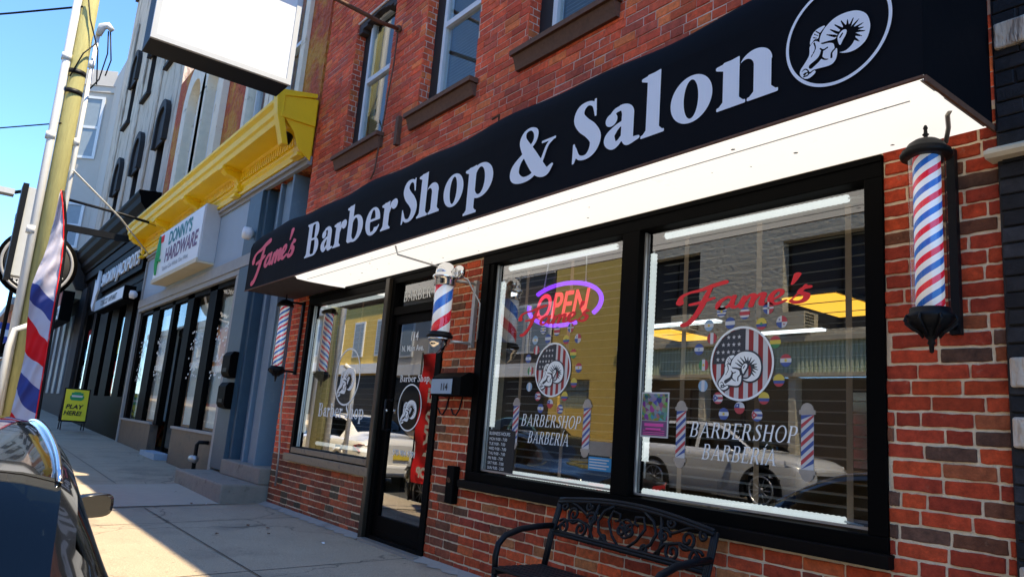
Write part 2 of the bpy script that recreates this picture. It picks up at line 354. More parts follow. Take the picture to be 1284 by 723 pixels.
def sheet(mb, polys, o, ex, ez=(0, 0, 1), sx=1., sz=1., shear=0., warp=None):
    o = Vector(o); ex = Vector(ex); ez = Vector(ez)
    for pl in polys:
        vs = [o + ex * (x * sx + shear * y) + ez * (y * sz) for x, y in pl]
        if warp: vs = [warp(v) for v in vs]
        mb.add(vs, [list(range(len(vs)))])
# heavy / light serif letters. cap height 1; s = stem width, h = hairline
def glyph(ch, s=.2, h=.055, res=.018):
    g = Draw(-.15, 1.35, -.34, 1.32, res); xh = .68; sf = .085 if s > .15 else .06
    def serif(x0, x1, y, up):      # bracketed foot / head serif
        t = .05 if s > .15 else .03
        g.add(g.rect(x0 - sf, x1 + sf, y if up else y - t, y + t if up else y))
        for sx_, xx in ((-1, x0), (1, x1)):
            a = (xx, y + (t if up else -t)); g.add(g.poly([(xx + sx_ * sf * .7, y + (t if up else -t) * .9), (xx - sx_ * .01, y + (t if up else -t) * .9), (xx - sx_ * .01, y + (t + .07 if up else -t - .07))]))
    def stem(x, y0, y1, b=True, t=True):
        g.add(g.rect(x, x + s, y0, y1))
        if b: serif(x, x + s, y0, True)
        if t: serif(x, x + s, y1, False)
    def flag(x, y):                # slanted head serif of lower-case stems
        g.add(g.poly([(x - sf - .02, y - .075), (x - sf - .02, y - .03), (x + s, y + .015), (x + s, y - .12), (x, y - .12)]))
    def bowl(x, y0, y1, wd, k=1.0):  # right-hand bowl
        cy, ry = (y0 + y1) / 2, (y1 - y0) / 2; xm = x + wd * .42
        o = np.minimum(g.rect(x, xm, y0, y1), g.ell(xm, cy, wd * .58, ry)); i = np.minimum(g.rect(x, xm - .01, y0 + h, y1 - h), g.ell(xm - .01, cy, wd * .58 - s * k, ry - h))
        return o, i
    W = .7
    if ch == 'B':
        o1, i1 = bowl(.1 + s, .48, 1, .40); o2, i2 = bowl(.1 + s, 0, .53, .46)
        g.add(o1).add(o2).cut(i1).cut(i2); g.add(g.rect(.1 + s, .1 + s + .2, .48, .53)); stem(.1, 0, 1); W = .22 + s + .46
    elif ch in 'bp':
        wd = .40; y0, y1 = -.015, xh + .015; cx = .08 + s + .13
        g.add(g.ell(cx, xh / 2, .15 + s, xh / 2 + .015)); g.cut(np.maximum(g.ell(cx - .01, xh / 2, .15, xh / 2 - h), 0.0 * g.X - 9)); g.cut(g.rect(-.2, .08, -1, 2))
        if ch == 'b': g.add(g.rect(.08, .08 + s, .0, 1)); flag(.08, 1.0); g.cut(g.poly([(.08 - .01, -.02), (.08 + s * .5, -.02), (.07, .06)]))
        else: g.add(g.rect(.08, .08 + s, -.3, xh)); flag(.08, xh); serif(.08, .08 + s, -.3, True)
        W = cx + .15 + s + .06
    elif ch in 'oe':
        cx = .08 + (.27 + s * .15); rx = .25 + s * .3; g.add(g.ell(cx, xh / 2, rx, xh / 2 + .015)); g.cut(g.ell(cx, xh / 2, rx - s * .92, xh / 2 - h * .8)); W = cx + rx + .07
        if ch == 'e':
            g.cut(g.rect(cx + .02, cx + rx + .1, .17, xh / 2 + .0)); g.add(g.rect(cx - rx + s * .5, cx + rx - .02, xh / 2, xh / 2 + h * 1.1)); g.cut(g.poly([(cx + rx - .02, .1), (cx + rx + .1, .1), (cx + rx + .1, xh / 2), (cx + rx - .01, xh / 2)]))
            g.add(g.stroke([(cx, .035, h * 1.6), (cx + rx * .55, .075, h * 1.3), (cx + rx - .03, .19, h * .7)]))
    elif ch in 'rnh':
        x = .08; top = 1.0 if ch == 'h' else xh; g.add(g.rect(x, x + s, 0, top)); flag(x, top); serif(x, x + s, 0, True)
        if ch == 'r':
            g.add(g.stroke([(x + s - .01, xh * .6, h * .8), (x + s + .07, xh * .88, h * 1.6), (x + s + .14, xh * .93, s * .5)])); g.add(g.ell(x + s + .19, xh - .105, s * .46 + .02, s * .46 + .02)); W = x + s + .32
        else:
            x2 = x + s + .19; g.add(g.rect(x2, x2 + s, 0, xh - .16)); serif(x2, x2 + s, 0, True)
            a = np.maximum(g.ell(x + s + (.19 + s - .02) / 2 + .01, xh - .2, (.19 + s) / 2 + .01, .22), g.rect(x + s - .01, 2, xh - .2, 2)); b = g.ell(x + s + .085, xh - .2, .105, .2 - h * 1.3)
            a = np.maximum(a, -b); g.add(a); W = x2 + s + sf + .05
    elif ch == 'a':
        x2 = .36; g.add(g.rect(x2, x2 + s, .1, xh - .17)); g.add(g.stroke([(x2 + s / 2, .14, s), (x2 + s / 2 + .03, .05, s * .6), (x2 + s + .09, .055, h)]))
        a = np.maximum(g.ell(x2 - .02, xh - .19, s + .02, .205), g.rect(x2 - .05, x2 + s, xh - .2, 2)); g.add(np.maximum(a, -g.ell(x2 - .05, xh - .2, .055 + .0, .2 - h)))
        g.add(g.stroke([(x2, xh - h * .6, h * 1.5), (.24, xh - .05, h * 1.5), (.16, xh - .12, s * .4)])); g.add(g.ell(.165, xh - .18, s * .5, s * .48))
        g.add(g.stroke([(x2 + .02, xh * .57, h * 1.2), (.27, xh * .50, h * 1.8), (.15, xh * .34, s * .8), (.15, .15, s * .9), (.22, .06, s * .6), (.31, .08, h * 1.5), (x2 + .02, .16, h)])); W = x2 + s + .14
    elif ch == 'l': g.add(g.rect(.08, .08 + s, 0, 1)); flag(.08, 1); serif(.08, .08 + s, 0, True); W = .08 + s + sf + .03
    elif ch == 'S':
        g.add(g.stroke([(.50, .80, h), (.45, .92, h * 1.3), (.33, .965, h * 1.4), (.2, .90, s * .75), (.17, .76, s * 1.0), (.27, .61, s * 1.12), (.42, .47, s * 1.12), (.53, .30, s * 1.0), (.49, .13, s * .75), (.36, .035, h * 1.5), (.2, .07, h * 1.3), (.115, .24, h)]))
        g.add(g.poly([(.475, 1.0), (.515, 1.0), (.53, .69), (.495, .69), (.45, .86)])); g.add(g.poly([(.07, -.02), (.11, -.02), (.17, .12), (.105, .33), (.07, .33)])); W = .67
    elif ch == '&':
        g.add(g.stroke([(.95, .60, h), (.84, .50, h), (.72, .22, h * 1.2), (.55, .05, s * .4), (.34, .02, s * .5), (.16, .12, s * .9), (.14, .27, s * .9), (.24, .42, s * .55), (.42, .56, h * 1.3), (.56, .70, h * 1.4), (.57, .86, s * .45), (.46, .955, h), (.33, .93, h * 1.2), (.285, .80, s * .65), (.34, .66, s * .9), (.50, .40, s * 1.15), (.68, .14, s * 1.15), (.84, .03, s * .7), (.97, .12, h)]))
        g.add(g.rect(.72, 1.02, .585, .63)); W = 1.05
    elif ch == 'A':
        g.add(g.poly([(.40, 1.0), (.46, 1.0), (.84, 0), (.84 - s * 1.15, 0)])); g.add(g.poly([(.40, 1.0), (.455, .93), (.17, 0), (.10, 0)])); g.add(g.rect(.22, .62, .30, .30 + h)); serif(.11, .16, 0, True); serif(.84 - s, .84, 0, True); W = .93
    elif ch == 'R':
        o1, i1 = bowl(.1 + s, .46, 1, .40); g.add(o1).cut(i1); stem(.1, 0, 1); g.add(g.poly([(.28 + s * .5, .5), (.28 + s * 1.6, .5), (.78, 0), (.78 - s * 1.3, 0)])); W = .84
    elif ch == 'P': o1, i1 = bowl(.1 + s, .44, 1, .40); g.add(o1).cut(i1); stem(.1, 0, 1); W = .2 + s + .36
    elif ch == 'E':
        stem(.1, 0, 1); g.add(g.rect(.1, .6, 0, h)); g.add(g.rect(.1, .58, 1 - h, 1)); g.add(g.rect(.1, .47, .5, .5 + h)); g.add(g.poly([(.6, 0), (.63, .24), (.6, .24), (.53, h)])); g.add(g.poly([(.58, 1), (.58, .78), (.56, .78), (.5, 1 - h)])); g.add(g.rect(.44, .47, .4, .62)); W = .70
    elif ch == 'H': stem(.1, 0, 1); stem(.58, 0, 1); g.add(g.rect(.1, .6, .49, .49 + h)); W = .68 + s
    elif ch == 'O': g.add(g.ell(.46, .5, .38, .515)); g.cut(g.ell(.46, .5, .38 - s * .95, .5 - h)); W = .90
    elif ch in 'IÍ':
        stem(.1, 0, 1); W = .2 + s
        if ch == 'Í': g.add(g.poly([(.12, 1.06), (.16, 1.06), (.34, 1.25), (.24, 1.27)]))
    return g.tris(), W
GC = {}
def serif_text(mb, s, o, ex, size, sx=1., shear=0., st=.2, h=.055, gap=.02, res=.018, warp=None, fit=None):
    if fit:
        tot = 0
        for ch in s:
            if ch == ' ': tot += .35; continue
            k = (ch, st, h, res)
            if k not in GC: GC[k] = glyph(ch, st, h, res)
            tot += GC[k][1] + gap
        sx = fit / (tot * size)
    x = 0; o = Vector(o); ex = Vector(ex)
    for ch in s:
        if ch == ' ': x += .35 * size * sx; continue
        k = (ch, st, h, res)
        if k not in GC: GC[k] = glyph(ch, st, h, res)
        pl, W = GC[k]; sheet(mb, pl, o + ex * x, ex, sx=size * sx, sz=size, shear=shear * size, warp=warp); x += (W + gap) * size * sx
    return x
def script_fames(k=1.28):
    """brush-script word, drawn in a 4.2 x 1.5 box"""
    g = Draw(-.2, 4.4, -.75, 1.5, .028); t = .15
    st = lambda pts: g.stroke([(a, b, c * k) for a, b, c in pts])
    g.add(st([(.02, .62, .20), (.10, .86, .14), (.32, 1.0, .12), (.62, 1.06, .16), (.95, 1.20, .19), (1.28, 1.30, .20)]))
    g.add(st([(.92, 1.16, .10), (.80, .80, .16), (.66, .30, .19), (.50, -.15, .18), (.30, -.50, .2), (.16, -.58, .22)]))
    g.add(st([(.34, .40, .13), (.62, .46, .15), (.98, .60, .12)])); g.add(g.ell(.03, .55, .12, .14))
    g.add(st([(1.48, .50, .10), (1.34, .56, .12), (1.14, .36, .15), (1.10, .12, .15), (1.22, .03, .13), (1.40, .20, .11), (1.52, .52, .12)]))
    g.add(st([(1.53, .58, .13), (1.46, .25, .15), (1.50, .06, .13), (1.64, .14, .10), (1.78, .50, .12), (1.74, .25, .14), (1.70, .03, .14)]))
    g.add(st([(1.72, .15, .09), (1.90, .52, .10), (2.02, .54, .13), (1.98, .28, .15), (1.94, .04, .14)])); g.add(st([(1.96, .18, .09), (2.14, .52, .10), (2.26, .54, .13), (2.20, .26, .15), (2.20, .07, .14), (2.32, .08, .10)]))
    g.add(st([(2.30, .07, .09), (2.46, .22, .08), (2.66, .42, .10), (2.66, .60, .12), (2.54, .60, .12), (2.42, .38, .15), (2.42, .13, .15), (2.54, .03, .13), (2.76, .14, .09)]))
    g.add(st([(3.02, 1.22, .18), (2.96, 1.0, .13), (2.90, .82, .07)])); g.add(st([(3.28, .62, .14), (3.14, .58, .13), (3.08, .42, .15), (3.22, .28, .17), (3.16, .06, .16), (2.98, .0, .15), (2.88, .08, .12)])); g.add(st([(2.84, .08, .05), (3.02, .36, .06), (3.20, .72, .08)]))
    return g.tris()
def ram(res=.02):
    """ram's head in profile with a curled horn, inside a unit ring; returns (ring, head) polygons"""
    C = lambda p: ((p[0] - 462) / 416, -(p[1] - 215 + .386 * (p[0] - 462)) / 430)
    g = Draw(-1.05, 1.05, -1.05, 1.05, res); g.add(np.abs(g.ell(0, 0, .97, .97)) - .03); ring = g.tris()
    g = Draw(-1., 1., -1., 1., res)
    P = lambda l: [C(p) for p in l]; K = lambda l, w0, w1=None: [(*C(p), (w0 + ((w1 or w0) - w0) * i / max(1, len(l) - 1))) for i, p in enumerate(l)]
    g.add(g.poly(P([(330, 285), (345, 225), (385, 160), (450, 95), (530, 55), (620, 40), (690, 70), (718, 140), (715, 210), (685, 290), (620, 355), (550, 385), (485, 385), (540, 365), (590, 310), (610, 250), (605, 200), (575, 170), (540, 165), (500, 190), (475, 230), (455, 270), (400, 285), (345, 300)]), True))
    for a, b in (((385, 232), (455, 247)), ((415, 190), (470, 218)), ((450, 150), (505, 187)), ((500, 118), (530, 168)), ((550, 108), (553, 168)), ((597, 98), (570, 165)), ((637, 112), (588, 172)), ((668, 145), (600, 187)), ((676, 180), (608, 197)), ((682, 210), (610, 212)), ((658, 252), (608, 238)), ((637, 294), (602, 270))):
        g.cut(g.stroke(K([a, b], .018, .05), False))
    face = g.poly(P([(318, 290), (350, 312), (400, 303), (440, 308), (452, 345), (470, 350), (466, 420), (440, 470), (400, 495), (330, 515), (285, 530), (300, 548), (262, 590), (225, 608), (190, 600), (168, 572), (172, 535), (200, 490), (240, 420), (248, 380), (248, 340), (265, 310), (290, 285)]), True)
    for l, w0, w1 in (([(335, 350), (360, 362), (395, 340)], .03, .03), ([(350, 370), (342, 405), (320, 445), (262, 500)], .05, .10), ([(345, 425), (370, 440), (400, 440)], .04, .02), ([(455, 350), (428, 385), (425, 425)], .03, .04), ([(285, 300), (295, 350), (262, 420)], .03, .02), ([(185, 545), (215, 525), (240, 545), (235, 575), (200, 590)], .02, .03), ([(205, 570), (225, 555)], .05, .03), ([(285, 530), (250, 560)], .02, .03)):
        face = np.maximum(face, -g.stroke(K(l, w0, w1)))
    g.add(face)
    g.add(g.poly(P([(473, 272), (485, 232), (515, 198), (543, 196), (540, 232), (515, 280), (492, 325)]), True)); g.cut(g.stroke(K([(492, 260), (512, 225)], .03), False))
    hair = g.poly(P([(252, 315), (262, 250), (300, 190), (375, 153), (335, 215), (318, 262), (285, 275)]), True)
    for a, b in (((300, 200), (330, 220)), ((285, 225), (318, 240)), ((275, 255), (305, 258))): hair = np.maximum(hair, -g.stroke(K([a, b], .02), False))
    g.add(hair); head = g.tris(); g.F = g.F - .045
    return ring, head, g.tris()
RAM = ram()
FAMES = script_fames(); FAMES_THIN = script_fames(.95)

# ------------------------------------------------------------------ ground
def gz(x): return .02 * max(0., -9 - max(x, -100))
def ground_sheet(name, m, xs, yz, mk=struct):
    mb = MB(); n = len(yz)
    for x in xs: mb.v += [(x, y, z + gz(x)) for y, z in yz]
    for i in range(len(xs) - 1):
        for k in range(n - 1): mb.f.append([i * n + k, i * n + k + 1, (i + 1) * n + k + 1, (i + 1) * n + k]); mb.mi.append(0); mb.tint.append(None); mb.smooth.append(False)
    return mk(mb.build(name, m))
XS = [-140, -100, -70, -50, -40, -30, -25, -20, -15, -12, -9, -6, -3, 0, 5, 12, 25, 60]
CURB_Y = -2.66; FAR_CURB = -11.6; ROAD_Z = -.33
def pavement_mat():
    m = mat('sidewalk_concrete', (.36, .29, .205), .9, var=.16, scale=2.2, bump=.0025, bscale=160, dirt=(.25, .205, .15), dscale=.9, dthr=.52)
    t = m.node_tree; L = t.links.new; p = t.nodes['Principled BSDF']; src = p.inputs['Base Color'].links[0].from_socket
    co = N(t, 'ShaderNodeTexCoord'); n = N(t, 'ShaderNodeTexNoise', Scale=110., Detail=6., Roughness=.8); L(co.outputs['Object'], n.inputs['Vector'])
    r = N(t, 'ShaderNodeMapRange'); r.inputs[1].default_value = .35; r.inputs[2].default_value = .65; r.inputs[3].default_value = .55; r.inputs[4].default_value = 1.4; L(n.outputs[0], r.inputs[0])
    s_ = N(t, 'ShaderNodeVectorMath', operation='SCALE'); L(src, s_.inputs[0]); L(r.outputs[0], s_.inputs['Scale'])
    v = N(t, 'ShaderNodeTexVoronoi', Scale=5.5); L(co.outputs['Object'], v.inputs['Vector'])
    r2 = N(t, 'ShaderNodeMapRange'); r2.inputs[1].default_value = .03; r2.inputs[2].default_value = .09; r2.inputs[3].default_value = .45; r2.inputs[4].default_value = 1; L(v.outputs['Distance'], r2.inputs[0])
    s2 = N(t, 'ShaderNodeVectorMath', operation='SCALE'); L(s_.outputs[0], s2.inputs[0]); L(r2.outputs[0], s2.inputs['Scale']); 
    cv = N(t, 'ShaderNodeTexVoronoi', Scale=.55, feature='DISTANCE_TO_EDGE'); wn = N(t, 'ShaderNodeTexNoise', Scale=3., Detail=4.); L(co.outputs['Object'], wn.inputs['Vector'])
    wa = N(t, 'ShaderNodeVectorMath', operation='MULTIPLY_ADD'); L(wn.outputs['Color'], wa.inputs[0]); wa.inputs[1].default_value = (.5, .5, 0); L(co.outputs['Object'], wa.inputs[2]); L(wa.outputs[0], cv.inputs['Vector'])
    r4 = N(t, 'ShaderNodeMapRange'); r4.inputs[1].default_value = .0; r4.inputs[2].default_value = .008; r4.inputs[3].default_value = .45; r4.inputs[4].default_value = 1; L(cv.outputs['Distance'], r4.inputs[0])
    s4 = N(t, 'ShaderNodeVectorMath', operation='SCALE'); L(s2.outputs[0], s4.inputs[0]); L(r4.outputs[0], s4.inputs['Scale']); L(s4.outputs[0], p.inputs['Base Color'])
    return m
M['pavement'] = pavement_mat()
ground_sheet('sidewalk', 'pavement', XS, [(.3, 0), (-.15, -.002), (CURB_Y + .18, -.09)])
ground_sheet('kerb', 'concrete', XS, [(CURB_Y + .176, -.085), (CURB_Y + .02, -.088), (CURB_Y, -.10), (CURB_Y - .02, ROAD_Z - .02)])
ground_sheet('road', 'asphalt', XS, [(CURB_Y + .0, ROAD_Z), (-5, -.24), (-7.2, -.13), (-9.4, .0), (FAR_CURB, .03)])
ground_sheet('far_sidewalk', 'pavement', XS, [(FAR_CURB + .02, .01), (FAR_CURB, .15), (FAR_CURB - .1, .16), (-14.5, .2)])
ground_sheet('ground', 'concrete', [-1500] + XS + [1500], [(-1500, -.6), (-14.4, -.5), (.25, -.5), (1500, -.6)])
mb = MB()
for x in (-5.64, -8.1, -9.25, -11.3, -13.6, -16.2, -18.9, -21.5, -24.5, -3.2, -.8, 1.6):       # joints across the walk, an inch wide
    mb.add([(x - .006, .0, gz(x) + .004), (x + .006, .0, gz(x) + .004), (x + .006, CURB_Y + .2, gz(x) - .086), (x - .006, CURB_Y + .2, gz(x) - .086)], [(0, 1, 2, 3)])
for x0, x1, y in ((-9.2, -3.2, -1.38), (-3.2, 4, -1.4), (-18, -11.4, -1.3)): mb.add([(x0, y, gz(x0) - .041), (x1, y, gz(x1) - .041), (x1, y - .01, gz(x1) - .041), (x0, y - .01, gz(x0) - .041)], [(0, 1, 2, 3)])
struct(mb.build('sidewalk_joints', 'soot_and_shade'))
mb = MB(); mb.add([(-9.3, -.35, .012 - .008), (-11.25, -.02, gz(-11.25) + .006), (-11.25, -2.55, gz(-11.25) - .077), (-9.3, -2.55, -.077)], [(0, 1, 2, 3)])
M['new_concrete'] = mat('newer_concrete', (.40, .34, .26), .9, var=.1, bump=.001, bscale=200)
struct(mb.build('concrete_patch', 'new_concrete'))
mb = MB()
for x in range(-100, 40, 6): mb.add([(x, -7.12, -.128 + gz(x)), (x + 3, -7.12, -.128 + gz(x + 3)), (x + 3, -7.24, -.128 + gz(x + 3)), (x, -7.24, -.128 + gz(x))], [(0, 1, 2, 3)])
struct(mb.build('road_markings', 'paint_white'))
# crumbling mortar fillet along the foot of the brick front
mb = MB(); xs_ = np.arange(-9.3, -1.1, .06)
for i, x in enumerate(xs_[:-1]):
    if -6.62 < x < -5.6: continue
    a, b = .05 + .03 * math.sin(i * 1.7) + .02 * rnd.random(), .05 + .03 * math.sin((i + 1) * 1.7)
    mb.add([(x, .0, .035), (x + .06, .0, .035), (x + .06, -b - .03, .003), (x, -a - .03, .003)], [(0, 1, 2, 3)])
struct(mb.build('mortar_fillet', 'concrete'))
# ------------------------------------------------------------------ brick walls laid brick by brick
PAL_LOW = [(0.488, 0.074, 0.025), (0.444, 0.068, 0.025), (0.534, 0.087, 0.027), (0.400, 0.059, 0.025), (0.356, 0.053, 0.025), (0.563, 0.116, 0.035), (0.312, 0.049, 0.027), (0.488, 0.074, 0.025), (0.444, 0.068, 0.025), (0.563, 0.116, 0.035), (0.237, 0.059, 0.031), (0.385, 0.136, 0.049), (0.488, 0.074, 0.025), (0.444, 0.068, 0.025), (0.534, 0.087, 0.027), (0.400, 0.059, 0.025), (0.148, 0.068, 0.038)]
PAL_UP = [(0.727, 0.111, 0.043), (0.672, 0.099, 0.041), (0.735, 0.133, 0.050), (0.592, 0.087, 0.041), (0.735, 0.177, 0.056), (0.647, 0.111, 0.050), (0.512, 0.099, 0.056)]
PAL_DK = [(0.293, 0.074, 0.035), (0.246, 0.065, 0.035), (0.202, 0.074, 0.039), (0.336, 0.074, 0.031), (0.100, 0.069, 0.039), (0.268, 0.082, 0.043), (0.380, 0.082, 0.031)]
PAL_PIER = [(0.463, 0.058, 0.020), (0.423, 0.052, 0.020), (0.490, 0.066, 0.020), (0.381, 0.048, 0.020), (0.341, 0.044, 0.020), (0.450, 0.061, 0.020), (0.178, 0.066, 0.034), (0.116, 0.058, 0.038), (0.328, 0.088, 0.034)]
def brick_rows(mb, x0, x1, z0, z1, holes, pal, L=.212, H=.0692, y=0., joint=.011, seed=1, depth=.016, xface=None, ragged=False):
    rr = random.Random(seed); nrow = int(math.ceil((z1 - z0) / H))
    for j in range(nrow):
        za, zb = z0 + j * H + joint / 2, min(z1, z0 + (j + 1) * H - joint / 2); x = x0 - (L / 2 if j % 2 else 0) + rr.uniform(-.03, .01)
        while x < x1:
            l = L * rr.choice([1, 1, 1, 1, 1.0, .97, .52]); a, b = x + joint / 2, x + l - joint / 2; x += l
            segs = [(max(a, x0), min(b, x1))]
            for hx0, hx1, hz0, hz1 in holes:
                if zb > hz0 and za < hz1:
                    ns = []
                    for p, q in segs:
                        if q <= hx0 or p >= hx1: ns.append((p, q))
                        else:
                            if p < hx0: ns.append((p, hx0))
                            if q > hx1: ns.append((hx1, q))
                    segs = ns
            pp = pal((x, (za + zb) / 2)) if callable(pal) else pal
            c = rr.choice(pp); k = rr.uniform(.8, 1.18); c = tuple(v * k for v in c)
            for p, q in segs:
                if q - p < .018: continue
                d = rr.uniform(-.003, .003); jz = [rr.uniform(-.0022, .0022) for _ in range(4)]; jx = [rr.uniform(-.002, .002) for _ in range(4)]; e = .004
                F = [(p + jx[0], za + jz[0]), (q + jx[1], za + jz[1]), (q + jx[2], zb + jz[2]), (p + jx[3], zb + jz[3])]
                if ragged:
                    G = []
                    for k4 in range(4):
                        A, B = F[k4], F[(k4 + 1) % 4]; G.append((A[0] + (B[0] - A[0]) * .04, A[1] + (B[1] - A[1]) * .04)); m4 = 4 if k4 % 2 == 0 else 1
                        for j4 in range(1, m4 + 1): t4 = j4 / (m4 + 1); G.append((A[0] + (B[0] - A[0]) * t4 + rr.uniform(-.0022, .0022), A[1] + (B[1] - A[1]) * t4 + rr.uniform(-.0028, .0022)))
                        G.append((A[0] + (B[0] - A[0]) * .96, A[1] + (B[1] - A[1]) * .96))
                    F = G
                cx4, cz4 = (p + q) / 2, (za + zb) / 2; hx4, hz4 = (q - p) / 2, (zb - za) / 2
                I = [(cx4 + (u - cx4) * (1 - e / hx4), cz4 + (v - cz4) * (1 - e / hz4)) for u, v in F]; nf = len(F)
                if xface is None: T = lambda u, v, w: (u, y + w, v)
                else: T = lambda u, v, w: (xface - w, u, v)
                vs = [T(*f, depth) for f in F] + [T(*f, d + .003) for f in F] + [T(*f, d) for f in I]
                fs = [tuple(range(2 * nf, 3 * nf))]
                for k4 in range(nf): n4 = (k4 + 1) % nf; fs += [(k4, n4, nf + n4, nf + k4), (nf + k4, nf + n4, 2 * nf + n4, 2 * nf + k4)]
                mb.add(vs, fs, c)
def wall_core(mb, x0, x1, z0, z1, holes, y0, y1):
    xs = sorted({x0, x1, *[h[0] for h in holes if x0 < h[0] < x1], *[h[1] for h in holes if x0 < h[1] < x1]})
    for a, b in zip(xs[:-1], xs[1:]):
        cuts = sorted([(max(h[2], z0), min(h[3], z1)) for h in holes if h[0] < b - 1e-6 and h[1] > a + 1e-6]); z = z0
        for c, d in cuts:
            if c > z + 1e-4: mb.box(a, b, y0, y1, z, c)
            z = max(z, d)
        if z < z1: mb.box(a, b, y0, y1, z, z1)

# ------------------------------------------------------------------ the barber shop
BX0, BX1, BTOP = -9.27, -1.19, 7.6
WIN_R = (-5.0, -1.68, .64, 2.515)       # double shop window
DOOR = (-6.56, -5.52, -.05, 2.55)
WIN_L = (-8.72, -6.56, .60, 2.50)
UPW = [(-8.32, -7.27, 4.24, 6.02), (-6.49, -5.44, 4.24, 6.02), (-4.66, -3.61, 4.24, 6.02), (-2.83, -1.78, 4.24, 6.02)]
shop = thing('brick_shop_building', 'two storey red brick shop building with black framed windows under the black awning', 'building', (-5.2, 0, 0))
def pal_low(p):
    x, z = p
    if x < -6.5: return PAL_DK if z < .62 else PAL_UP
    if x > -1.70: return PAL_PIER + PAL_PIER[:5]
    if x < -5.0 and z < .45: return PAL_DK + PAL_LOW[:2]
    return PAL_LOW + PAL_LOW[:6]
mb = MB(); holes = [WIN_R, DOOR, WIN_L]
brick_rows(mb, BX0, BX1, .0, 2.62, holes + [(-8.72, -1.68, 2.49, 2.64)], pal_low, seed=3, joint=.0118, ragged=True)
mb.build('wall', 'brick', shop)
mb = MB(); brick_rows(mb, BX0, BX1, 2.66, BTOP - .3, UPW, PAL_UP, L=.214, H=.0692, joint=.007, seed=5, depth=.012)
for x0, x1, z0, z1 in UPW:   # brick reveals of the upper windows, facing the street end
    brick_rows(mb, .0, .14, z0, z1, [], PAL_UP, L=.11, H=.0692, joint=.007, seed=int(x0 * -10), depth=.012, xface=x0 + .004)
mb.build('upper_wall', 'brick_far', shop)
mb = MB(); wall_core(mb, BX0, BX1, -.4, 2.64, holes, .008, .3); mb.build('wall_core', 'mortar', shop)
mb = MB(); wall_core(mb, BX0, BX1, 2.64, BTOP, UPW, .0055, .3)
mb.box(BX0, BX0 + .25, .3, 9, -.4, BTOP); mb.box(BX1 - .25, BX1, .3, 9, -.4, BTOP); mb.box(BX0, BX1, 9, 9.25, -.4, BTOP); mb.box(BX0 + .25, BX1 - .25, .3, 9, BTOP - .3, BTOP - .15)
mb.build('upper_wall_core', 'mortar_up', shop)
mb = MB(); mb.box(BX0 - .05, BX1, -.32, .0, BTOP - .28, BTOP - .02); mb.box(BX0 - .05, BX1, -.2, -.001, BTOP - .5, BTOP - .285); mb.build('roof_cornice', 'rust', shop)
mb = MB(); mb.box(BX0 + .26, BX1 - .26, .31, 8.9, 2.78, 2.84); mb.build('ceiling', 'interior', shop)
mb = MB(); mb.box(BX0 + .26, BX1 - .26, .31, 8.9, -.1, .0); mb.build('floor', 'floor_in', shop)
mb = MB(); mb.box(BX0 + .252, BX0 + .30, .31, 8.9, 0, 2.78); mb.box(BX1 - .30, BX1 - .252, .31, 8.9, 0, 2.78); mb.box(BX0 + .3, BX1 - .3, 6.0, 6.05, 0, 2.78); mb.build('inside_wall', 'interior', shop)

def frame(x0, x1, z0, z1, wd, y0, y1, mb, bars=()):
    mb.box(x0, x1, y0, y1, z1 - wd, z1); mb.box(x0, x1, y0, y1, z0, z0 + wd); mb.box(x0, x0 + wd, y0, y1, z0 + wd, z1 - wd); mb.box(x1 - wd, x1, y0, y1, z0 + wd, z1 - wd)
    for b0, b1 in bars: mb.box(b0, b1, y0 - .003, y1, z0 + wd, z1 - wd)
# double window
wr = MB(); x0, x1, z0, z1 = WIN_R
frame(x0, x1, z0 + .035, z1, .09, -.012, .12, wr, [(-3.39, -3.24)]); wr.box(x0 + .09, x0 + .145, .0, .115, z0 + .125, z1 - .09)
WR = wr.build('storefront_window', 'black', shop, bevel=.004)
tag_label = 'wide black framed double shop window with red script and flag stickers'
WR['label'] = tag_label
mb = MB(); mb.box(x0 - .03, x1 + .02, -.055, .02, z0 - .005, z0 + .055); mb.build('sill', 'brownblack', WR, bevel=.004)
mb = MB(); mb.box(x0 + .146, -3.392, .05, .056, z0 + .126, z1 - .092); mb.build('pane', 'glass', WR)
mb = MB(); mb.box(-3.238, x1 - .092, .05, .056, z0 + .126, z1 - .092); mb.build('pane', 'glass', WR)
mb = MB()
for a, b in ((x0 + .15, -3.40), (-3.235, x1 - .1)):
    mb.box(a, a + .012, .03, .047, z0 + .14, z1 - .1); mb.box(a, b, .03, .047, z0 + .14, z0 + .152)
mb.build('glazing_bead', 'steel', WR)
# left window
x0, x1, z0, z1 = WIN_L
wl = MB(); frame(x0, x1, z0 + .05, z1, .085, -.01, .12, wl); WL = wl.build('storefront_window', 'black', shop, bevel=.004); WL['label'] = 'square black framed shop window with a tan sill left of the door'
mb = MB(); mb.box(x0 - .05, x1 - .02, -.06, .03, z0 - .03, z0 + .052); mb.box(x0 + .06, x1 - .06, -.02, .015, z0 + .064, z0 + .125); mb.build('sill', 'tan_sill', WL, bevel=.004)
mb = MB(); mb.box(x0 + .085, x1 - .085, .05, .056, z0 + .13, z1 - .085); mb.build('pane', 'glass', WL)
mb = MB(); mb.box(x0 + .09, x0 + .102, .03, .047, z0 + .13, z1 - .09); mb.build('glazing_bead', 'steel', WL)
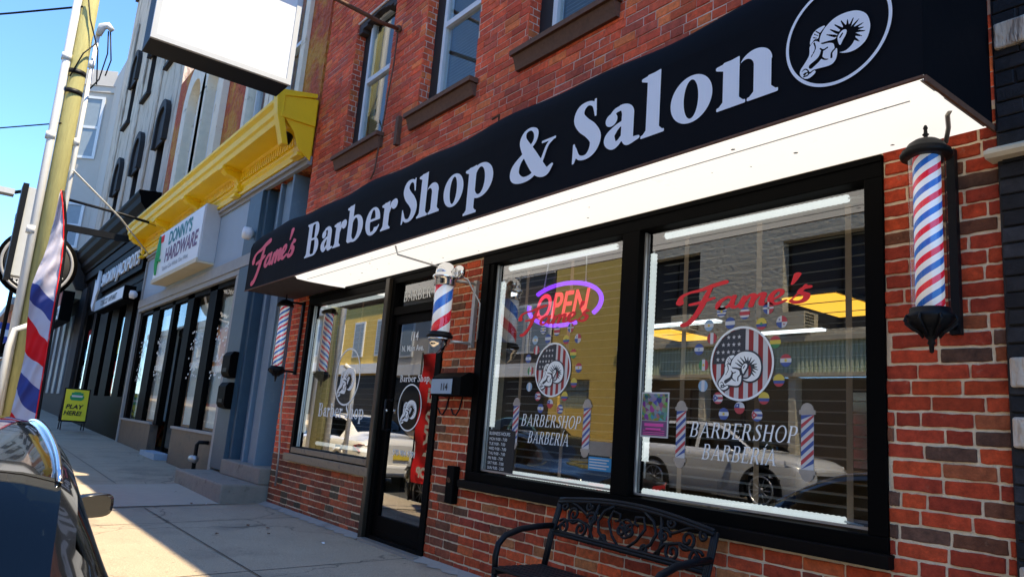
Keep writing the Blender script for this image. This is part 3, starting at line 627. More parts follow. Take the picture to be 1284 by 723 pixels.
# door
dm = MB(); frame(DOOR[0], DOOR[1], .0, 2.5, .06, -.015, .12, dm); dm.box(DOOR[0] + .06, DOOR[1] - .06, -.005, .11, 2.12, 2.2)
DR = dm.build('door', 'black', shop, bevel=.003); DR['label'] = 'narrow black glass shop door with white lettering and transom'
mb = MB(); frame(DOOR[0] + .062, DOOR[1] - .062, .03, 2.118, .085, .02, .065, mb); mb.box(DOOR[0] + .147, DOOR[1] - .147, .02, .065, .116, .24); mb.build('door_leaf', 'black', DR, bevel=.003)
mb = MB(); mb.box(DOOR[0] + .148, DOOR[1] - .148, .04, .046, .241, 2.032); mb.build('pane', 'glass_dark', DR)
mb = MB(); mb.box(DOOR[0] + .062, DOOR[1] - .062, .04, .046, 2.202, 2.438); mb.build('transom_pane', 'glass_dark', DR)
mb = MB(); mb.tube([(-6.37, .02, 1.02), (-6.37, -.05, 1.02), (-6.37, -.05, 1.3), (-6.37, .02, 1.3)], .011); mb.build('handle', 'iron', DR)
mb = MB(); mb.lathe([(.001, -.02), (.018, -.018), (.02, .02)], (-6.44, .0, 1.2), 12, 'y'); mb.build('lock', 'chrome', DR)
mb = MB(); mb.box(DOOR[0], DOOR[1], -.09, .02, -.02, .028); mb.build('threshold', 'steel', DR)
mb = MB(); mb.box(DOOR[0] - .075, DOOR[0] - .002, -.055, .1, .0, 2.5); mb.build('post', 'bronze', DR, bevel=.004)
mb = MB(); mb.box(-8.72, -1.68, -.02, .01, 2.503, 2.533); mb.build('header_trim', 'black', shop)
# what is drawn on the glass
def ring_head(x, z, r, y, parent, head='vinyl_white', name='ram_emblem', back=None, rm='vinyl_white'):
    mb = MB()
    if back: mb.cur = 1
    sheet(mb, RAM[1], (x, y, z), (1, 0, 0), sx=r, sz=r); mb.cur = 0; sheet(mb, RAM[0], (x, y, z), (1, 0, 0), sx=r, sz=r)
    return mb.build(name, [rm, head], parent)
def disc(mb, x, z, r, y, n=28): mb.add([(x + r * math.cos(2 * math.pi * k / n), y, z + r * math.sin(2 * math.pi * k / n)) for k in range(n)], [list(range(n))])
def clip_disc(x, z, r, a, b, horiz):
    """slice of a disc between offsets a..b (in radii)"""
    pts = []; A, B = max(-.9999, a), min(.9999, b); ta = [math.acos(B) + (math.acos(A) - math.acos(B)) * k / 8 for k in range(9)]
    up = [(math.cos(t), math.sin(t)) for t in ta]; dn = [(c, -s_) for c, s_ in up][::-1]
    out = up + dn
    return [(x + (s_ if horiz else c) * r, z + (c if horiz else s_) * r) for c, s_ in out]
def star(mb, x, z, r, y): mb.add([(x + (r if k % 2 == 0 else r * .4) * math.cos(math.pi / 2 + k * math.pi / 5), y, z + (r if k % 2 == 0 else r * .4) * math.sin(math.pi / 2 + k * math.pi / 5)) for k in range(10)], [list(range(10))])
FK = 'wrbyglk'
def flag_sticker(x, z, r, y, spec, parent):
    mb = MB(); kind, cols = spec[0], spec[1]
    tot = sum(w_ for _, w_ in cols); a = -1.
    for c, w_ in cols:
        b = a + 2 * w_ / tot; mb.cur = FK.index(c); pl = clip_disc(x, z, r, a if kind == 'v' else -b, b if kind == 'v' else -a, kind == 'h'); mb.add([(p, y, q) for p, q in pl], [list(range(len(pl)))]); a = b
    ex = spec[2] if len(spec) > 2 else ''
    if 'T' in ex:      # triangle at the hoist with a star
        mb.cur = FK.index(ex[ex.index('T') + 1]); mb.add([(x - r * .72, y - .0006, z + r * .68), (x - r * .98, y - .0006, z), (x - r * .72, y - .0006, z - r * .68), (x + r * .12, y - .0006, z)], [(0, 1, 2, 3)]); mb.cur = 0; star(mb, x - r * .5, z, r * .25, y - .0012)
    if 'C' in ex:      # canton with a star
        mb.cur = FK.index(ex[ex.index('C') + 1]); mb.add([(x - r * .7, y - .0006, z + r * .7), (x - r * .98, y - .0006, z + .0), (x, y - .0006, z), (x, y - .0006, z + r * .7)], [(0, 1, 2, 3)]); mb.cur = 0 if 'Cb' in ex else 3; star(mb, x - r * .4, z + r * .36, r * .22, y - .0012)
    if 'X' in ex:      # white cross
        mb.cur = 0; mb.box(x - r, x + r, y - .001, y - .0005, z - r * .15, z + r * .15); mb.box(x - r * .15, x + r * .15, y - .001, y - .0005, z - r, z + r)
    if 'Q' in ex:      # quarters
        for c, sx_, sz_ in (('b', -1, -1), ('r', 1, 1)):
            mb.cur = FK.index(c); t_ = [math.pi / 2 * k / 6 for k in range(7)]; pl = [(x, z)] + [(x + sx_ * r * math.cos(q), z + sz_ * r * math.sin(q)) for q in t_]; mb.add([(p, y - .0006, q) for p, q in pl], [list(range(len(pl)))])
        mb.cur = 2; star(mb, x - r * .4, z + r * .4, r * .22, y - .0012); mb.cur = 1; star(mb, x + r * .4, z - r * .4, r * .22, y - .0012)
    if 'E' in ex: mb.cur = FK.index(ex[ex.index('E') + 1]); disc(mb, x, z, r * .24, y - .0008, 12)
    return mb.build('flag_sticker', ['sticker_' + c for c in FK], parent)
FLAGS = [(-0.140, 0.299, ('h', [('w', 1), ('b', 1), ('w', 1), ('b', 1), ('w', 1), ('b', 1), ('w', 1)], 'Ey')), (0.015, 0.277, ('h', [('b', 1), ('w', 1), ('r', 2), ('w', 1), ('b', 1)][0:5])), (0.164, 0.294, ('v', [('b', 1), ('r', 1)], 'X')),
         (-0.226, 0.225, ('h', [('l', 1), ('w', 1), ('l', 1)], 'Ey')), (-0.080, 0.229, ('h', [('b', 1), ('w', 1), ('b', 1)])), (0.122, 0.211, ('h', [('y', 2), ('b', 1), ('r', 1)], 'Eg')), (0.246, 0.213, ('v', [('w', 1)], 'Q')),
         (-0.203, 0.149, ('v', [('r', 1), ('w', 1), ('r', 1)])), (0.208, 0.108, ('h', [('r', 1), ('y', 1), ('g', 1)])), (-0.292, 0.089, ('h', [('b', 1), ('w', 1), ('b', 1)], 'El')), (0.271, 0.009, ('h', [('r', 1), ('w', 1), ('b', 1)], 'Ey')),
         (-0.257, -0.003, ('v', [('g', 1), ('w', 1), ('r', 1)], 'Ey')), (0.232, -0.094, ('h', [('y', 2), ('b', 1), ('r', 1)])), (-0.256, -0.122, ('v', [('l', 1), ('w', 1), ('l', 1)])), (0.144, -0.187, ('h', [('y', 2), ('b', 1), ('r', 1)])),
         (-0.150, -0.190, ('h', [('r', 1), ('w', 1), ('r', 1), ('w', 1), ('r', 1)], 'Tb')), (-0.007, -0.241, ('h', [('w', 1), ('r', 1)], 'Cb')), (-0.109, -0.276, ('h', [('b', 1), ('w', 1), ('b', 1)], 'Ey')), (0.104, -0.277, ('h', [('b', 1), ('w', 1), ('b', 1), ('w', 1), ('b', 1)], 'Tr'))]
YD = .0485
def window_art(x, z, r, parent):
    # stars-and-stripes ring with the ram's head
    mb = MB(); mb.cur = 0
    for i in range(13):
        a, b = -1 + 2 * i / 13, -1 + 2 * (i + 1) / 13; mb.cur = 1 if i % 2 == 0 else 0
        pl = clip_disc(x, z, r * .95, a, b, False); mb.add([(p, YD, q) for p, q in pl], [list(range(len(pl)))])
    mb.cur = 2; t_ = [math.pi / 2 + math.pi / 2 * k / 8 for k in range(9)]; pl = [(x + .12 * r, z + .0)] + [(x + .12 * r, z + r * .93)] + [(x + r * .93 * math.cos(q), z + r * .93 * math.sin(q)) for q in t_]; mb.add([(p, YD - .0006, q) for p, q in pl], [list(range(len(pl)))])
    mb.cur = 0
    for i in range(5):
        for j in range(4):
            px, pz = x - r * (.08 + .17 * i), z + r * (.12 + .2 * j)
            if math.hypot(px - x, pz - z) < r * .85: star(mb, px, pz, r * .065, YD - .0012)
    mb.build('flag_roundel', ['stripe_pale', 'stripe_dull', 'slate'], parent)
    mb = MB(); sheet(mb, RAM[2], (x, YD - .002, z), (1, 0, 0), sx=r, sz=r); mb.build('dark_outline', 'slate', parent)
    ring_head(x, z, r, YD - .004, parent, name='ram_emblem')
    for fx, fz, sp in FLAGS: flag_sticker(x + fx, z + fz, .033, YD, sp, parent)
window_art(-2.495, 1.555, .205, WR); window_art(-4.085, 1.55, .195, WR)
def drawn_pole(x, z, parent, hgt=.30):
    mb = MB(); w_ = .034; mb.box(x - w_, x + w_, YD - .001, YD, z, z + hgt); mb.cur = 1
    for k in range(7):
        zz = z + hgt * (k - .6) / 6.; mb.cur = 1 if k % 2 else 2; v = [(x - w_, max(z, min(z + hgt, zz))), (x + w_, max(z, min(z + hgt, zz + .06))), (x + w_, max(z, min(z + hgt, zz + .083))), (x - w_, max(z, min(z + hgt, zz + .023)))]
        mb.add([(a, YD - .0018, b) for a, b in v], [(0, 1, 2, 3)])
    mb.cur = 3
    for zz, s_ in ((z + hgt, 1), (z, -1)):
        mb.box(x - w_ * 1.3, x + w_ * 1.3, YD - .0028, YD - .002, min(zz, zz + s_ * .022), max(zz, zz + s_ * .022)); t_ = [math.pi * k / 10 for k in range(11)]
        mb.add([(x + w_ * 1.05 * math.cos(q), YD - .0034, zz + s_ * (.022 + .035 * math.sin(q))) for q in t_], [list(range(11))])
    mb.build('pole_decal', ['sticker_w', 'sticker_r', 'sticker_b', 'steel'], parent)
for x in (-2.9, -2.10, -4.475, -3.70): drawn_pole(x, 1.02, WR, .27)
for xa, xb, lab in ((-2.84, -2.16, 0), (-4.41, -3.765, 0)):
    mb = MB(); serif_text(mb, 'BARBERSHOP', (xa, YD, 1.145), (1, 0, 0), .085, shear=.22, st=.125, h=.05, fit=xb - xa, res=.022); serif_text(mb, 'BARBERÍA', (xa + .09, YD, 1.025), (1, 0, 0), .085, shear=.22, st=.125, h=.05, fit=(xb - xa) * .70, res=.022); mb.build('window_lettering', 'vinyl_white', WR)
mb = MB(); sheet(mb, FAMES_THIN, (-2.95, YD, 1.865), (1, 0, 0), sx=.262, sz=.122); mb.build('script_lettering', 'vinyl_red', WR)
mb = MB(); sheet(mb, FAMES_THIN, (-4.52, YD, 1.885), (1, 0, 0), sx=.235, sz=.11); mb.build('script_lettering', 'vinyl_red', WR)
ring_head(-7.5, 1.54, .31, YD, WL, head='vinyl_white')
mb = MB(); serif_text(mb, 'Barber Shop', (-8.15, YD, 1.10), (1, 0, 0), .15, st=.16, fit=1.15, res=.024); mb.build('window_lettering', 'vinyl_white', WL)
ring_head(-6.07, 1.24, .215, .038, DR)
mb = MB(); serif_text(mb, 'BARBER', (-6.40, .038, 2.255), (1, 0, 0), .10, st=.14, fit=.52, res=.022); serif_text(mb, 'Barber Shop', (-6.30, .038, 1.475), (1, 0, 0), .062, st=.16, fit=.54, res=.028); mb.build('door_lettering', 'vinyl_white', DR)
text_mesh('door_lettering', '114', .115, 'vinyl_white', DR, (-6.185, .038, 1.865), bold=.002, sx=.85)
text_mesh('door_lettering', 'N. Main Ave.', .078, 'vinyl_white', DR, (-6.33, .038, 1.765), bold=.001)
text_mesh('door_lettering', '570-904-9791', .075, 'vinyl_white', DR, (-6.30, .038, .80), bold=.001, shear=.15)

# upper windows
for i, (x0, x1, z0, z1) in enumerate(UPW):
    mb = MB(); frame(x0 + .2, x1 - .02, z0 + .03, z1, .055, .10, .17, mb); zm = z0 + (z1 - z0) * .53; mb.box(x0 + .25, x1 - .07, .095, .165, zm - .03, zm + .03)
    W_ = mb.build('upper_window', 'white_frame', shop)
    mb = MB(); mb.box(x0 + .25, x1 - .07, .13, .136, z0 + .085, zm - .03); mb.box(x0 + .25, x1 - .07, .12, .126, zm + .03, z1 - .055); mb.build('pane', 'glass_left', W_)
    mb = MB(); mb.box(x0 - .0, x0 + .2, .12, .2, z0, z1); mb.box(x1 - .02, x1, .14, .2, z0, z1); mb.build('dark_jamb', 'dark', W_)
    mb = MB()
    for k in range(46): zz = z0 + .09 + k * .036; mb.add([(x0 + .26, .165, zz), (x1 - .08, .165, zz), (x1 - .08, .185, zz + .024), (x0 + .26, .185, zz + .024)], [(0, 1, 2, 3)])
    mb.box(x0 + .25, x1 - .07, .195, .2, z0 + .03, z1)
    mb.build('blind', 'windowblue', W_)
    mb = MB(); mb.box(x0 - .1, x1 + .08, -.10, .0, z0 - .05, z0 - .005); mb.prism([(-.075, z0 - .055), (0, z0 - .055), (0, z0 - .17), (-.035, z0 - .17), (-.05, z0 - .12)], 'x', x0 - .08, x1 + .06); mb.build('sill', 'rust', W_)
    mb = MB(); mb.box(x0 + .0, x1, -.03, .13, z0 - .003, z0 + .03); mb.build('sill_board', 'greytrim', W_)
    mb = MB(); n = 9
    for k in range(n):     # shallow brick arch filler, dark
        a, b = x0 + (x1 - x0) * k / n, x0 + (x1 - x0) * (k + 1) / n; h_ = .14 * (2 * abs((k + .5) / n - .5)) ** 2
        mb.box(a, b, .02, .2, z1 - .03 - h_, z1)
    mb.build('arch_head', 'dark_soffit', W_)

# ------------------------------------------------------------------ black awning with its lit white underside
AX0, AX1, AY, AZ0, AZ1 = -9.22, -1.20, -.65, 2.54, 3.265
aw = thing('shop_awning', 'long black fabric awning lettered in white above the shop windows', 'awning', (-5.2, 0, 2.5))
def top_wave(x): return .012 * math.sin(x * 2.9) + .010 * math.sin(x * 6.1 + 1)
prof = [(AY, AZ0), (AY, 2.7), (AY, 2.9), (AY, 3.05), (AY + .005, 3.13), (AY + .022, 3.19), (AY + .06, 3.235), (AY + .13, AZ1), (AY + .3, AZ1 + .06), (-.012, AZ1 + .15)]
mb = MB(); mb.sm = True; xs_ = np.linspace(AX0, AX1, 110); n = len(prof)
for x in xs_:
    e = min((x - AX0) / .5, 1); dr = (1 - e) ** 2 * .05
    for k, (y, z) in enumerate(prof): mb.v.append((x, y + (k in (1, 2, 3)) * .004 * math.sin(x * 3.3), z + (top_wave(x) - dr if k > 3 else 0)))
for i in range(len(xs_) - 1):
    for k in range(n - 1): mb.f.append([i * n + k, i * n + k + 1, (i + 1) * n + k + 1, (i + 1) * n + k]); mb.mi.append(0); mb.tint.append(None); mb.smooth.append(k > 2)
mb.sm = False
for xi, x in ((0, AX0), (len(xs_) - 1, AX1)):
    b = xi * n; mb.v.append((x, -.012, AZ0)); mb.f.append([b + k for k in range(n)] + [len(mb.v) - 1]); mb.mi.append(0); mb.tint.append(None); mb.smooth.append(False)
mb.build('fabric', 'fabric', aw)
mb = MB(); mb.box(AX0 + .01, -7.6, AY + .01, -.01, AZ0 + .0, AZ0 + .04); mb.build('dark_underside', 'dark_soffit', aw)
mb = MB(); mb.prism([(AY + .008, AZ0 - .004), (AY + .012, AZ0 - .010), (-.50, AZ0 - .016), (-.03, AZ0 - .010), (-.03, AZ0 + .02), (AY + .01, AZ0 + .02)], 'x', -7.62, AX1 - .012)
mb.tube([(-7.62, AY + .05, AZ0 + .0), (-7.65, AY + .2, AZ0 - .0), (-7.65, -.2, AZ0 - .0), (-7.62, -.05, AZ0 - .0)], .03, 10)
mb.build('lit_panel', 'lightbox', aw, bevel=.006)
mb = MB(); mb.box(-7.6, AX1 - .12, -.503, -.497, AZ0 - .019, AZ0 - .0165)
for x in (-6.9, -5.48, -4.1, -2.7): mb.box(x, x + .012, AY + .05, -.05, AZ0 - .0, AZ0 + .0)
mb.tube([(AX1 - .016, AY + .02, AZ0 - .01), (AX1 - .016, -.06, AZ0 - .01)], .006, 6)
mb.build('panel_seam', 'seam', aw)
mb = MB(); rr = random.Random(4)
for k in range(26):
    x = rr.uniform(-7.4, -1.4); t_ = rr.random(); y = -.6 + .5 * t_; z = AZ0 - .016; s_ = rr.uniform(.004, .011)
    mb.add([(x + s_ * math.cos(a) * rr.uniform(.6, 1.5), y + s_ * math.sin(a), z - .003) for a in (0, 1, 2, 3, 4, 5)], [(0, 1, 2, 3, 4, 5)])
mb.build('dead_insects', 'soot_and_shade', aw)
mb = MB(); mb.box(AX0, AX1, AY - .004, AY + .01, AZ0 - .012, AZ0 - .001); mb.box(AX1 + .001, AX1 + .012, AY, -.01, AZ0 - .03, AZ0 - .004); mb.build('bottom_rail', 'rust', aw)
YL = AY - .006
mb = MB()
for s_, xa, xb in (('Barber', -7.36, -5.39), ('Shop', -5.33, -4.0), ('&', -3.84, -3.36), ('Salon', -3.235, -1.80)):
    cap = .36; serif_text(mb, s_, (xa, YL, 2.682), (1, 0, 0), cap, st=.225, h=.058, fit=xb - xa, res=.014, gap=.0)
mb.build('lettering', 'lettering', aw)
mb = MB(); sheet(mb, FAMES, (-9.02, YL, 2.735), (1, 0, .035), sx=.405, sz=.235); mb.build('script_lettering', 'pinkred', aw)
ring_head(-1.545, 2.855, .237, YL, aw, head='lettering', rm='lettering')

# ------------------------------------------------------------------ barber poles
def barber_pole(label, loc, h, style, arm):
    """lathe-turned pole; z=0 is the foot of the striped cylinder"""
    t_ = thing('barber_pole', label, 'barber pole', loc)
    wide = style == 'chrome'
    mb = MB(); mb.lathe([(.0, 0), (.074 if wide else .054, 0), (.074 if wide else .054, h), (.0, h)], (0, 0, 0), 32); mb.build('striped_cylinder', 'stripes_wide' if wide else 'stripes_fine', t_, local=True)
    mb = MB(); mb.lathe([(.080 if wide else .073, 0), (.080 if wide else .073, h)], (0, 0, 0), 32, 'z', False); g_ = mb.build('glass_sleeve', 'glass_tube', t_, local=True)
    mt = 'chrome' if wide else 'iron'
    if wide:
        mb = MB(); mb.lathe([(.0, -.135), (.02, -.13), (.055, -.105), (.078, -.065), (.088, -.03), (.093, -.03), (.093, -.012), (.0, -.012)], n=32); mb.build('bottom_dome', 'chrome', t_, local=True)
        mb = MB(); mb.lathe([(.0, -.012), (.10, -.012), (.108, -.0), (.104, .012), (.092, .022), (.096, .03), (.08, .035), (0, .035)], n=32); mb.build('bottom_collar', 'iron', t_, local=True)
        mb = MB(); mb.lathe([(.082, h - .01), (.092, h), (.088, h + .04), (.098, h + .05), (.105, h + .065), (.098, h + .078), (.084, h + .085), (.084, h + .10), (.08, h + .13), (.06, h + .165), (.03, h + .185), (0, h + .19)], n=32); mb.build('top_dome', 'chrome', t_, local=True)
        mb = MB(); mb.lathe([(.0, 0), (.052, 0), (.06, .02), (.055, .05), (.0, .06)], (.085, .05, h + .11), 20, 'y'); mb.build('lamp_housing', 'chrome', t_, local=True)
    else:
        mb = MB(); mb.lathe([(.0, -.165), (.008, -.16), (.010, -.13), (.016, -.125), (.012, -.11), (.022, -.10), (.03, -.085), (.06, -.06), (.078, -.045), (.09, -.02), (.092, -.008), (.08, .0), (.078, .02), (.0, .021)], n=28)
        for k in range(8):
            a = k * math.pi / 4; c, s_ = math.cos(a), math.sin(a); mb.tube([(c * .094, s_ * .094, -.012), (c * .103, s_ * .103, -.035), (c * .075, s_ * .075, -.06), (c * .05, s_ * .05, -.075), (c * .032, s_ * .032, -.098)], .006, 6)
        mb.build('bottom_finial', 'iron', t_, local=True)
        mb = MB(); mb.lathe([(.078, h - .012), (.10, h - .01), (.104, h + .004), (.094, h + .01), (.096, h + .018), (.082, h + .03), (.07, h + .05), (.048, h + .066), (.02, h + .074), (.010, h + .077), (.008, h + .088), (.014, h + .095), (.008, h + .102), (.007, h + .118), (.010, h + .124), (.004, h + .14), (0, h + .145)], n=28); mb.build('top_finial', 'iron', t_, local=True)
    mb = MB(); by = -loc[1]
    bx = .015 if not wide else .06
    mb.box(bx - .022, bx + .022, by - .035, by - .004, -.06, h + .08)
    for zz in (-.03, h + .05): mb.tube([(.0, .05, zz), (bx * .6, by * .6, zz + .005), (bx, by - .02, zz)], .013, 8)
    mb.build('wall_bracket', 'steel' if wide else 'iron', t_, local=True)
    return t_
barber_pole('black capped barber pole with fine stripes on the brick pier right of the double window', (-1.385, -.22, 1.70), .69, 'iron', 0)
barber_pole('chrome capped barber pole with wide stripes between the shop door and the double window', (-5.12, -.29, 1.80), .42, 'chrome', 0)
barber_pole('slim striped barber pole in black caps on the brick strip left of the square window', (-8.87, -.24, 1.63), .76, 'iron', 0)
cw = MB(); cw.tube([(-5.42, AY + .03, 2.53), (-5.42, AY + .06, 2.46), (-5.2, -.3, 2.38), (-5.0, -.15, 2.28), (-4.97, -.03, 2.1), (-4.97, -.03, 1.8)], .008, 6); tag(cw.build('power_cable', 'steel'), 'grey power cable looping from the awning down beside the chrome barber pole', 'cable')
cw = MB(); cw.tube([(-1.33, -.16, 2.45), (-1.3, -.2, 2.5), (-1.27, -.28, 2.52), (-1.25, -.3, 2.53)], .010, 6); tag(cw.build('power_cable', 'steel'), 'short grey cable bending from the right hand barber pole up into the awning', 'cable')
cw = MB(); cw.tube([(-8.90, -.1, 1.6), (-8.93, -.1, 1.2), (-8.95, -.04, .6), (-8.96, -.03, .25)], .012, 6); tag(cw.build('wall_conduit', 'steel'), 'thin grey conduit running down the brick under the slim left barber pole', 'pipe')

# ------------------------------------------------------------------ small things on the front
t_ = thing('mailbox', 'black wall mailbox with a pale number plate beside the shop door', 'mailbox', (-5.2, -.02, 1.35))
mb = MB(); mb.prism([(-.14, 1.34), (-.01, 1.34), (-.01, 1.535), (-.06, 1.535), (-.14, 1.49)], 'x', -5.42, -4.98); mb.build('box_body', 'black', t_, bevel=.004)
mb = MB(); mb.box(-5.415, -5.10, -.146, -.142, 1.355, 1.475); mb.build('number_plate', 'paleblue', t_)
text_mesh('plate_number', '114', .075, 'blacktext', t_, (-5.27, -.148, 1.385), bold=.003)
for x in (-5.3, -5.1):
    mb = MB(); mb.tube([(x, -.03, 1.34), (x, -.05, 1.24), (x - .03, -.06, 1.19), (x - .06, -.07, 1.20), (x - .075, -.08, 1.24)], .007, 6); mb.build('newspaper_hook', 'iron', t_)
t_ = thing('intercom_box', 'slim black door lock box fixed to the brick right of the door', 'lock box', (-5.13, 0, .6))
mb = MB(); mb.box(-5.19, -5.08, -.06, -.003, .50, .79); mb.build('box_body', 'black', t_, bevel=.006)
mb = MB(); mb.box(-5.17, -5.12, -.064, -.061, .66, .70); mb.build('badge', 'chrome', t_)
t_ = thing('neon_open_sign', 'glowing red OPEN sign in a violet oval hanging in the window', 'neon sign', (-4.1, .1, 2.05))
mb = MB()
mb.tube([(-4.24 + .0, .1, 2.20)] and [(-4.08 + .40 * math.cos(a), .10, 2.035 + .155 * math.sin(a)) for a in np.linspace(R(140), R(-35), 30)], .016, 8)
mb.tube([(-4.08 + .40 * math.cos(a), .10, 2.035 + .155 * math.sin(a)) for a in np.linspace(R(172), R(292), 24)], .016, 8); mb.build('oval_tube', 'neon_purple', t_)
text_mesh('glowing_letters', 'OPEN', .27, 'neon_red', t_, (-4.42, .11, 1.945), sx=.80, shear=.25, thick=.003, bold=.003, space=1.06)
mb = MB(); mb.box(-4.4, -3.75, .125, .135, 1.97, 2.12); mb.build('backing_bar', 'dark', t_)
mb = MB(); mb.tube([(-4.33, .11, 2.15), (-4.30, .12, 2.42)], .005, 5); mb.tube([(-3.86, .11, 2.15), (-3.88, .12, 2.42)], .005, 5); mb.build('hanging_chain', 'signwhite', t_)
t_ = thing('concert_poster', 'colourful flyer with pink lettering taped at the left edge of the right pane', 'poster', (-3.1, .045, 1.12))
def noise_poster():
    m, t, p = new_mat('poster_print'); L = t.links.new; co = N(t, 'ShaderNodeTexCoord'); v = N(t, 'ShaderNodeTexVoronoi', Scale=38.); L(co.outputs['Object'], v.inputs['Vector'])
    hs = N(t, 'ShaderNodeHueSaturation', Saturation=.9, Value=.35); L(v.outputs['Color'], hs.inputs['Color']); L(hs.outputs[0], p.inputs['Base Color']); p.inputs['Roughness'].default_value = .4; return m
M['poster'] = noise_poster(); M['pink'] = mat('pink_ink', (.7, .08, .35), .5)
mb = MB(); mb.box(-3.215, -2.995, .0465, .0475, 1.125, 1.395); mb.build('white_border', 'sticker_w', t_)
mb = MB(); mb.box(-3.205, -3.005, .0445, .0455, 1.225, 1.385); mb.build('picture', 'poster', t_)
mb = MB(); mb.box(-3.205, -3.005, .0445, .0455, 1.135, 1.222); mb.build('caption_panel', 'plum', t_)
mb = MB()
for k, (a, b) in enumerate(((-3.18, -3.03), (-3.17, -3.05))): mb.box(a, b, .0425, .0435, 1.19 - k * .028, 1.208 - k * .028)
for k in range(3): mb.box(-3.19, -3.02, .0425, .0435, 1.141 + k * .011, 1.145 + k * .011)
mb.build('pink_caption', 'pink', t_)
t_ = thing('hours_board', 'dark business hours sign in the lower left corner of the double window', 'sign', (-4.6, .045, .8))
mb = MB(); mb.box(-4.80, -4.46, .044, .0475, .79, 1.10); mb.box(-4.795, -4.79, .04, .043, .80, 1.09); mb.build('board', 'dark', t_)
text_mesh('heading', 'BUSINESS HOURS', .036, 'vinyl_white', t_, (-4.785, .042, 1.06), sx=.95)
mb = None
for k, d_ in enumerate(('MON 9:00 - 7:00', 'TUE 9:00 - 7:00', 'WED 9:00 - 7:00', 'THU 9:00 - 7:00', 'FRI 9:00 - 7:00', 'SAT 9:00 - 7:00', 'SUN 9:00 - 3:00')): text_mesh('hours_line', d_, .031, 'vinyl_white', t_, (-4.78, .042, 1.02 - k * .036), sx=1.05)
t_ = thing('window_notice', 'small blue and white notice stuck low on the right side of the middle pane', 'sticker', (-3.55, .045, .8))
mb = MB(); mb.box(-3.66, -3.43, .0465, .0475, .985, 1.075); mb.build('picture', 'stone_step', t_)
M['noticeblue'] = mat('notice_blue', (.02, .25, .5), .5); mb = MB(); mb.box(-3.66, -3.43, .0465, .0475, .89, .975); mb.build('blue_panel', 'noticeblue', t_)
mb = MB()
for k in range(4): mb.box(-3.65, -3.47 - .02 * (k % 2), .0445, .0455, .955 - k * .018, .963 - k * .018)
mb.build('text_lines', 'sticker_w', t_)
# iron bracket rod with its stay above the awning
t_ = thing('sign_bracket', 'old rusty iron rod reaching out from the brick above the awning', 'bracket', (-7.2, 0, 5.3))
mb = MB(); mb.tube([(-7.1, .0, 5.45), (-6.93, -.32, 5.33), (-6.9, -1.0, 5.37), (-6.88, -2.3, 5.44)], .024, 8); mb.lathe([(.0, 0), (.04, 0), (.045, .03), (.02, .06), (0, .06)], (-7.09, -.05, 5.44), 12, 'y'); mb.build('rod', 'rust', t_)
mb = MB(); mb.tube([(-7.09, -.03, 5.42), (-7.08, -.04, 5.0), (-7.14, -.04, 4.6), (-7.2, -.035, 4.2), (-7.27, -.03, 3.8), (-7.3, -.05, 3.7)], .009, 6); mb.build('stay_cable', 'rust', t_)
tag(MB().box(-6.85, -6.79, -.05, -.0, 3.98, 4.3).build('wall_bar', 'rust'), 'short rusty iron bar on the brick left of the middle upper sill', 'iron bar')
tag(MB().tube([(-4.86, .01, 3.63), (-4.87, -.07, 3.64), (-4.83, -.1, 3.68), (-4.94, -.09, 3.68)], .011, 6).build('wall_hook', 'rust'), 'small black iron hook in the brick above the ampersand', 'hook')

# ------------------------------------------------------------------ inside the window: blinds, tube lights, lamps
for xa, xb, lab in ((-4.84, -3.40, 'white slatted window blind with tan tapes behind the OPEN sign'), (-3.22, -1.78, 'white slatted window blind with tan tapes behind the big script window'), (-8.6, -6.68, 'open slatted blind behind the square window left of the door')):
    t_ = thing('window_blind', lab, 'blind', ((xa + xb) / 2, .24, .8))
    mb = MB()
    for k in range(28): z = .80 + k * .0575; mb.add([(xa, .21, z - .004), (xb, .21, z - .004), (xb, .258, z + .004), (xa, .258, z + .004), (xa, .21, z - .0065), (xb, .21, z - .0065), (xb, .258, z + .0015), (xa, .258, z + .0015)], [(0, 1, 2, 3), (7, 6, 5, 4), (0, 4, 5, 1), (2, 6, 7, 3)])
    mb.build('slats', 'slat', t_)
    mb = MB(); mb.box(xa, xb, .20, .262, 2.395, 2.43); mb.build('head_rail', 'slat', t_)
    for k in range(3):
        x = xa + (xb - xa) * (.13 + .37 * k); mb = MB(); mb.box(x - .017, x + .017, .2035, .2045, .79, 2.40); mb.build('ladder_tape', 'tape', t_)
def tube_light(a, b, lab):
    t_ = thing('tube_light', lab, 'light', a); a, b = Vector(a), Vector(b); d = (b - a).normalized(); n = int((b - a).length / .014)
    mb = MB(); mb.tube([a + (b - a) * (i / n) for i in range(n + 1)], [.019 if i % 2 else .0225 for i in range(n + 1)], 8); mb.build('ribbed_tube', 'tube', t_)
    mb = MB(); mb.tube([a - d * .03, a], .006, 6); mb.tube([b, b + d * .09 + Vector((0, 0, -.01))], .006, 6); mb.build('lead_wire', 'signwhite', t_)
tube_light((-3.10, .085, 2.385), (-1.90, .085, 2.385), 'glowing ribbed tube along the top of the right pane')
tube_light((-3.20, .085, 2.28), (-3.20, .085, .98), 'glowing ribbed tube standing at the left edge of the right pane')
tube_light((-3.20, .085, .80), (-1.93, .085, .80), 'glowing ribbed tube along the bottom of the right pane')
tube_light((-4.74, .085, 2.385), (-3.54, .085, 2.385), 'glowing ribbed tube above the OPEN sign')
tube_light((-4.82, .085, 2.28), (-4.82, .085, 1.12), 'glowing ribbed tube standing left of the OPEN sign')
tube_light((-4.57, .085, .79), (-3.45, .085, .79), 'glowing ribbed tube along the bottom of the middle pane')
tube_light((-8.5, .085, 2.38), (-6.75, .085, 2.38), 'glowing ribbed tube along the top of the square window')
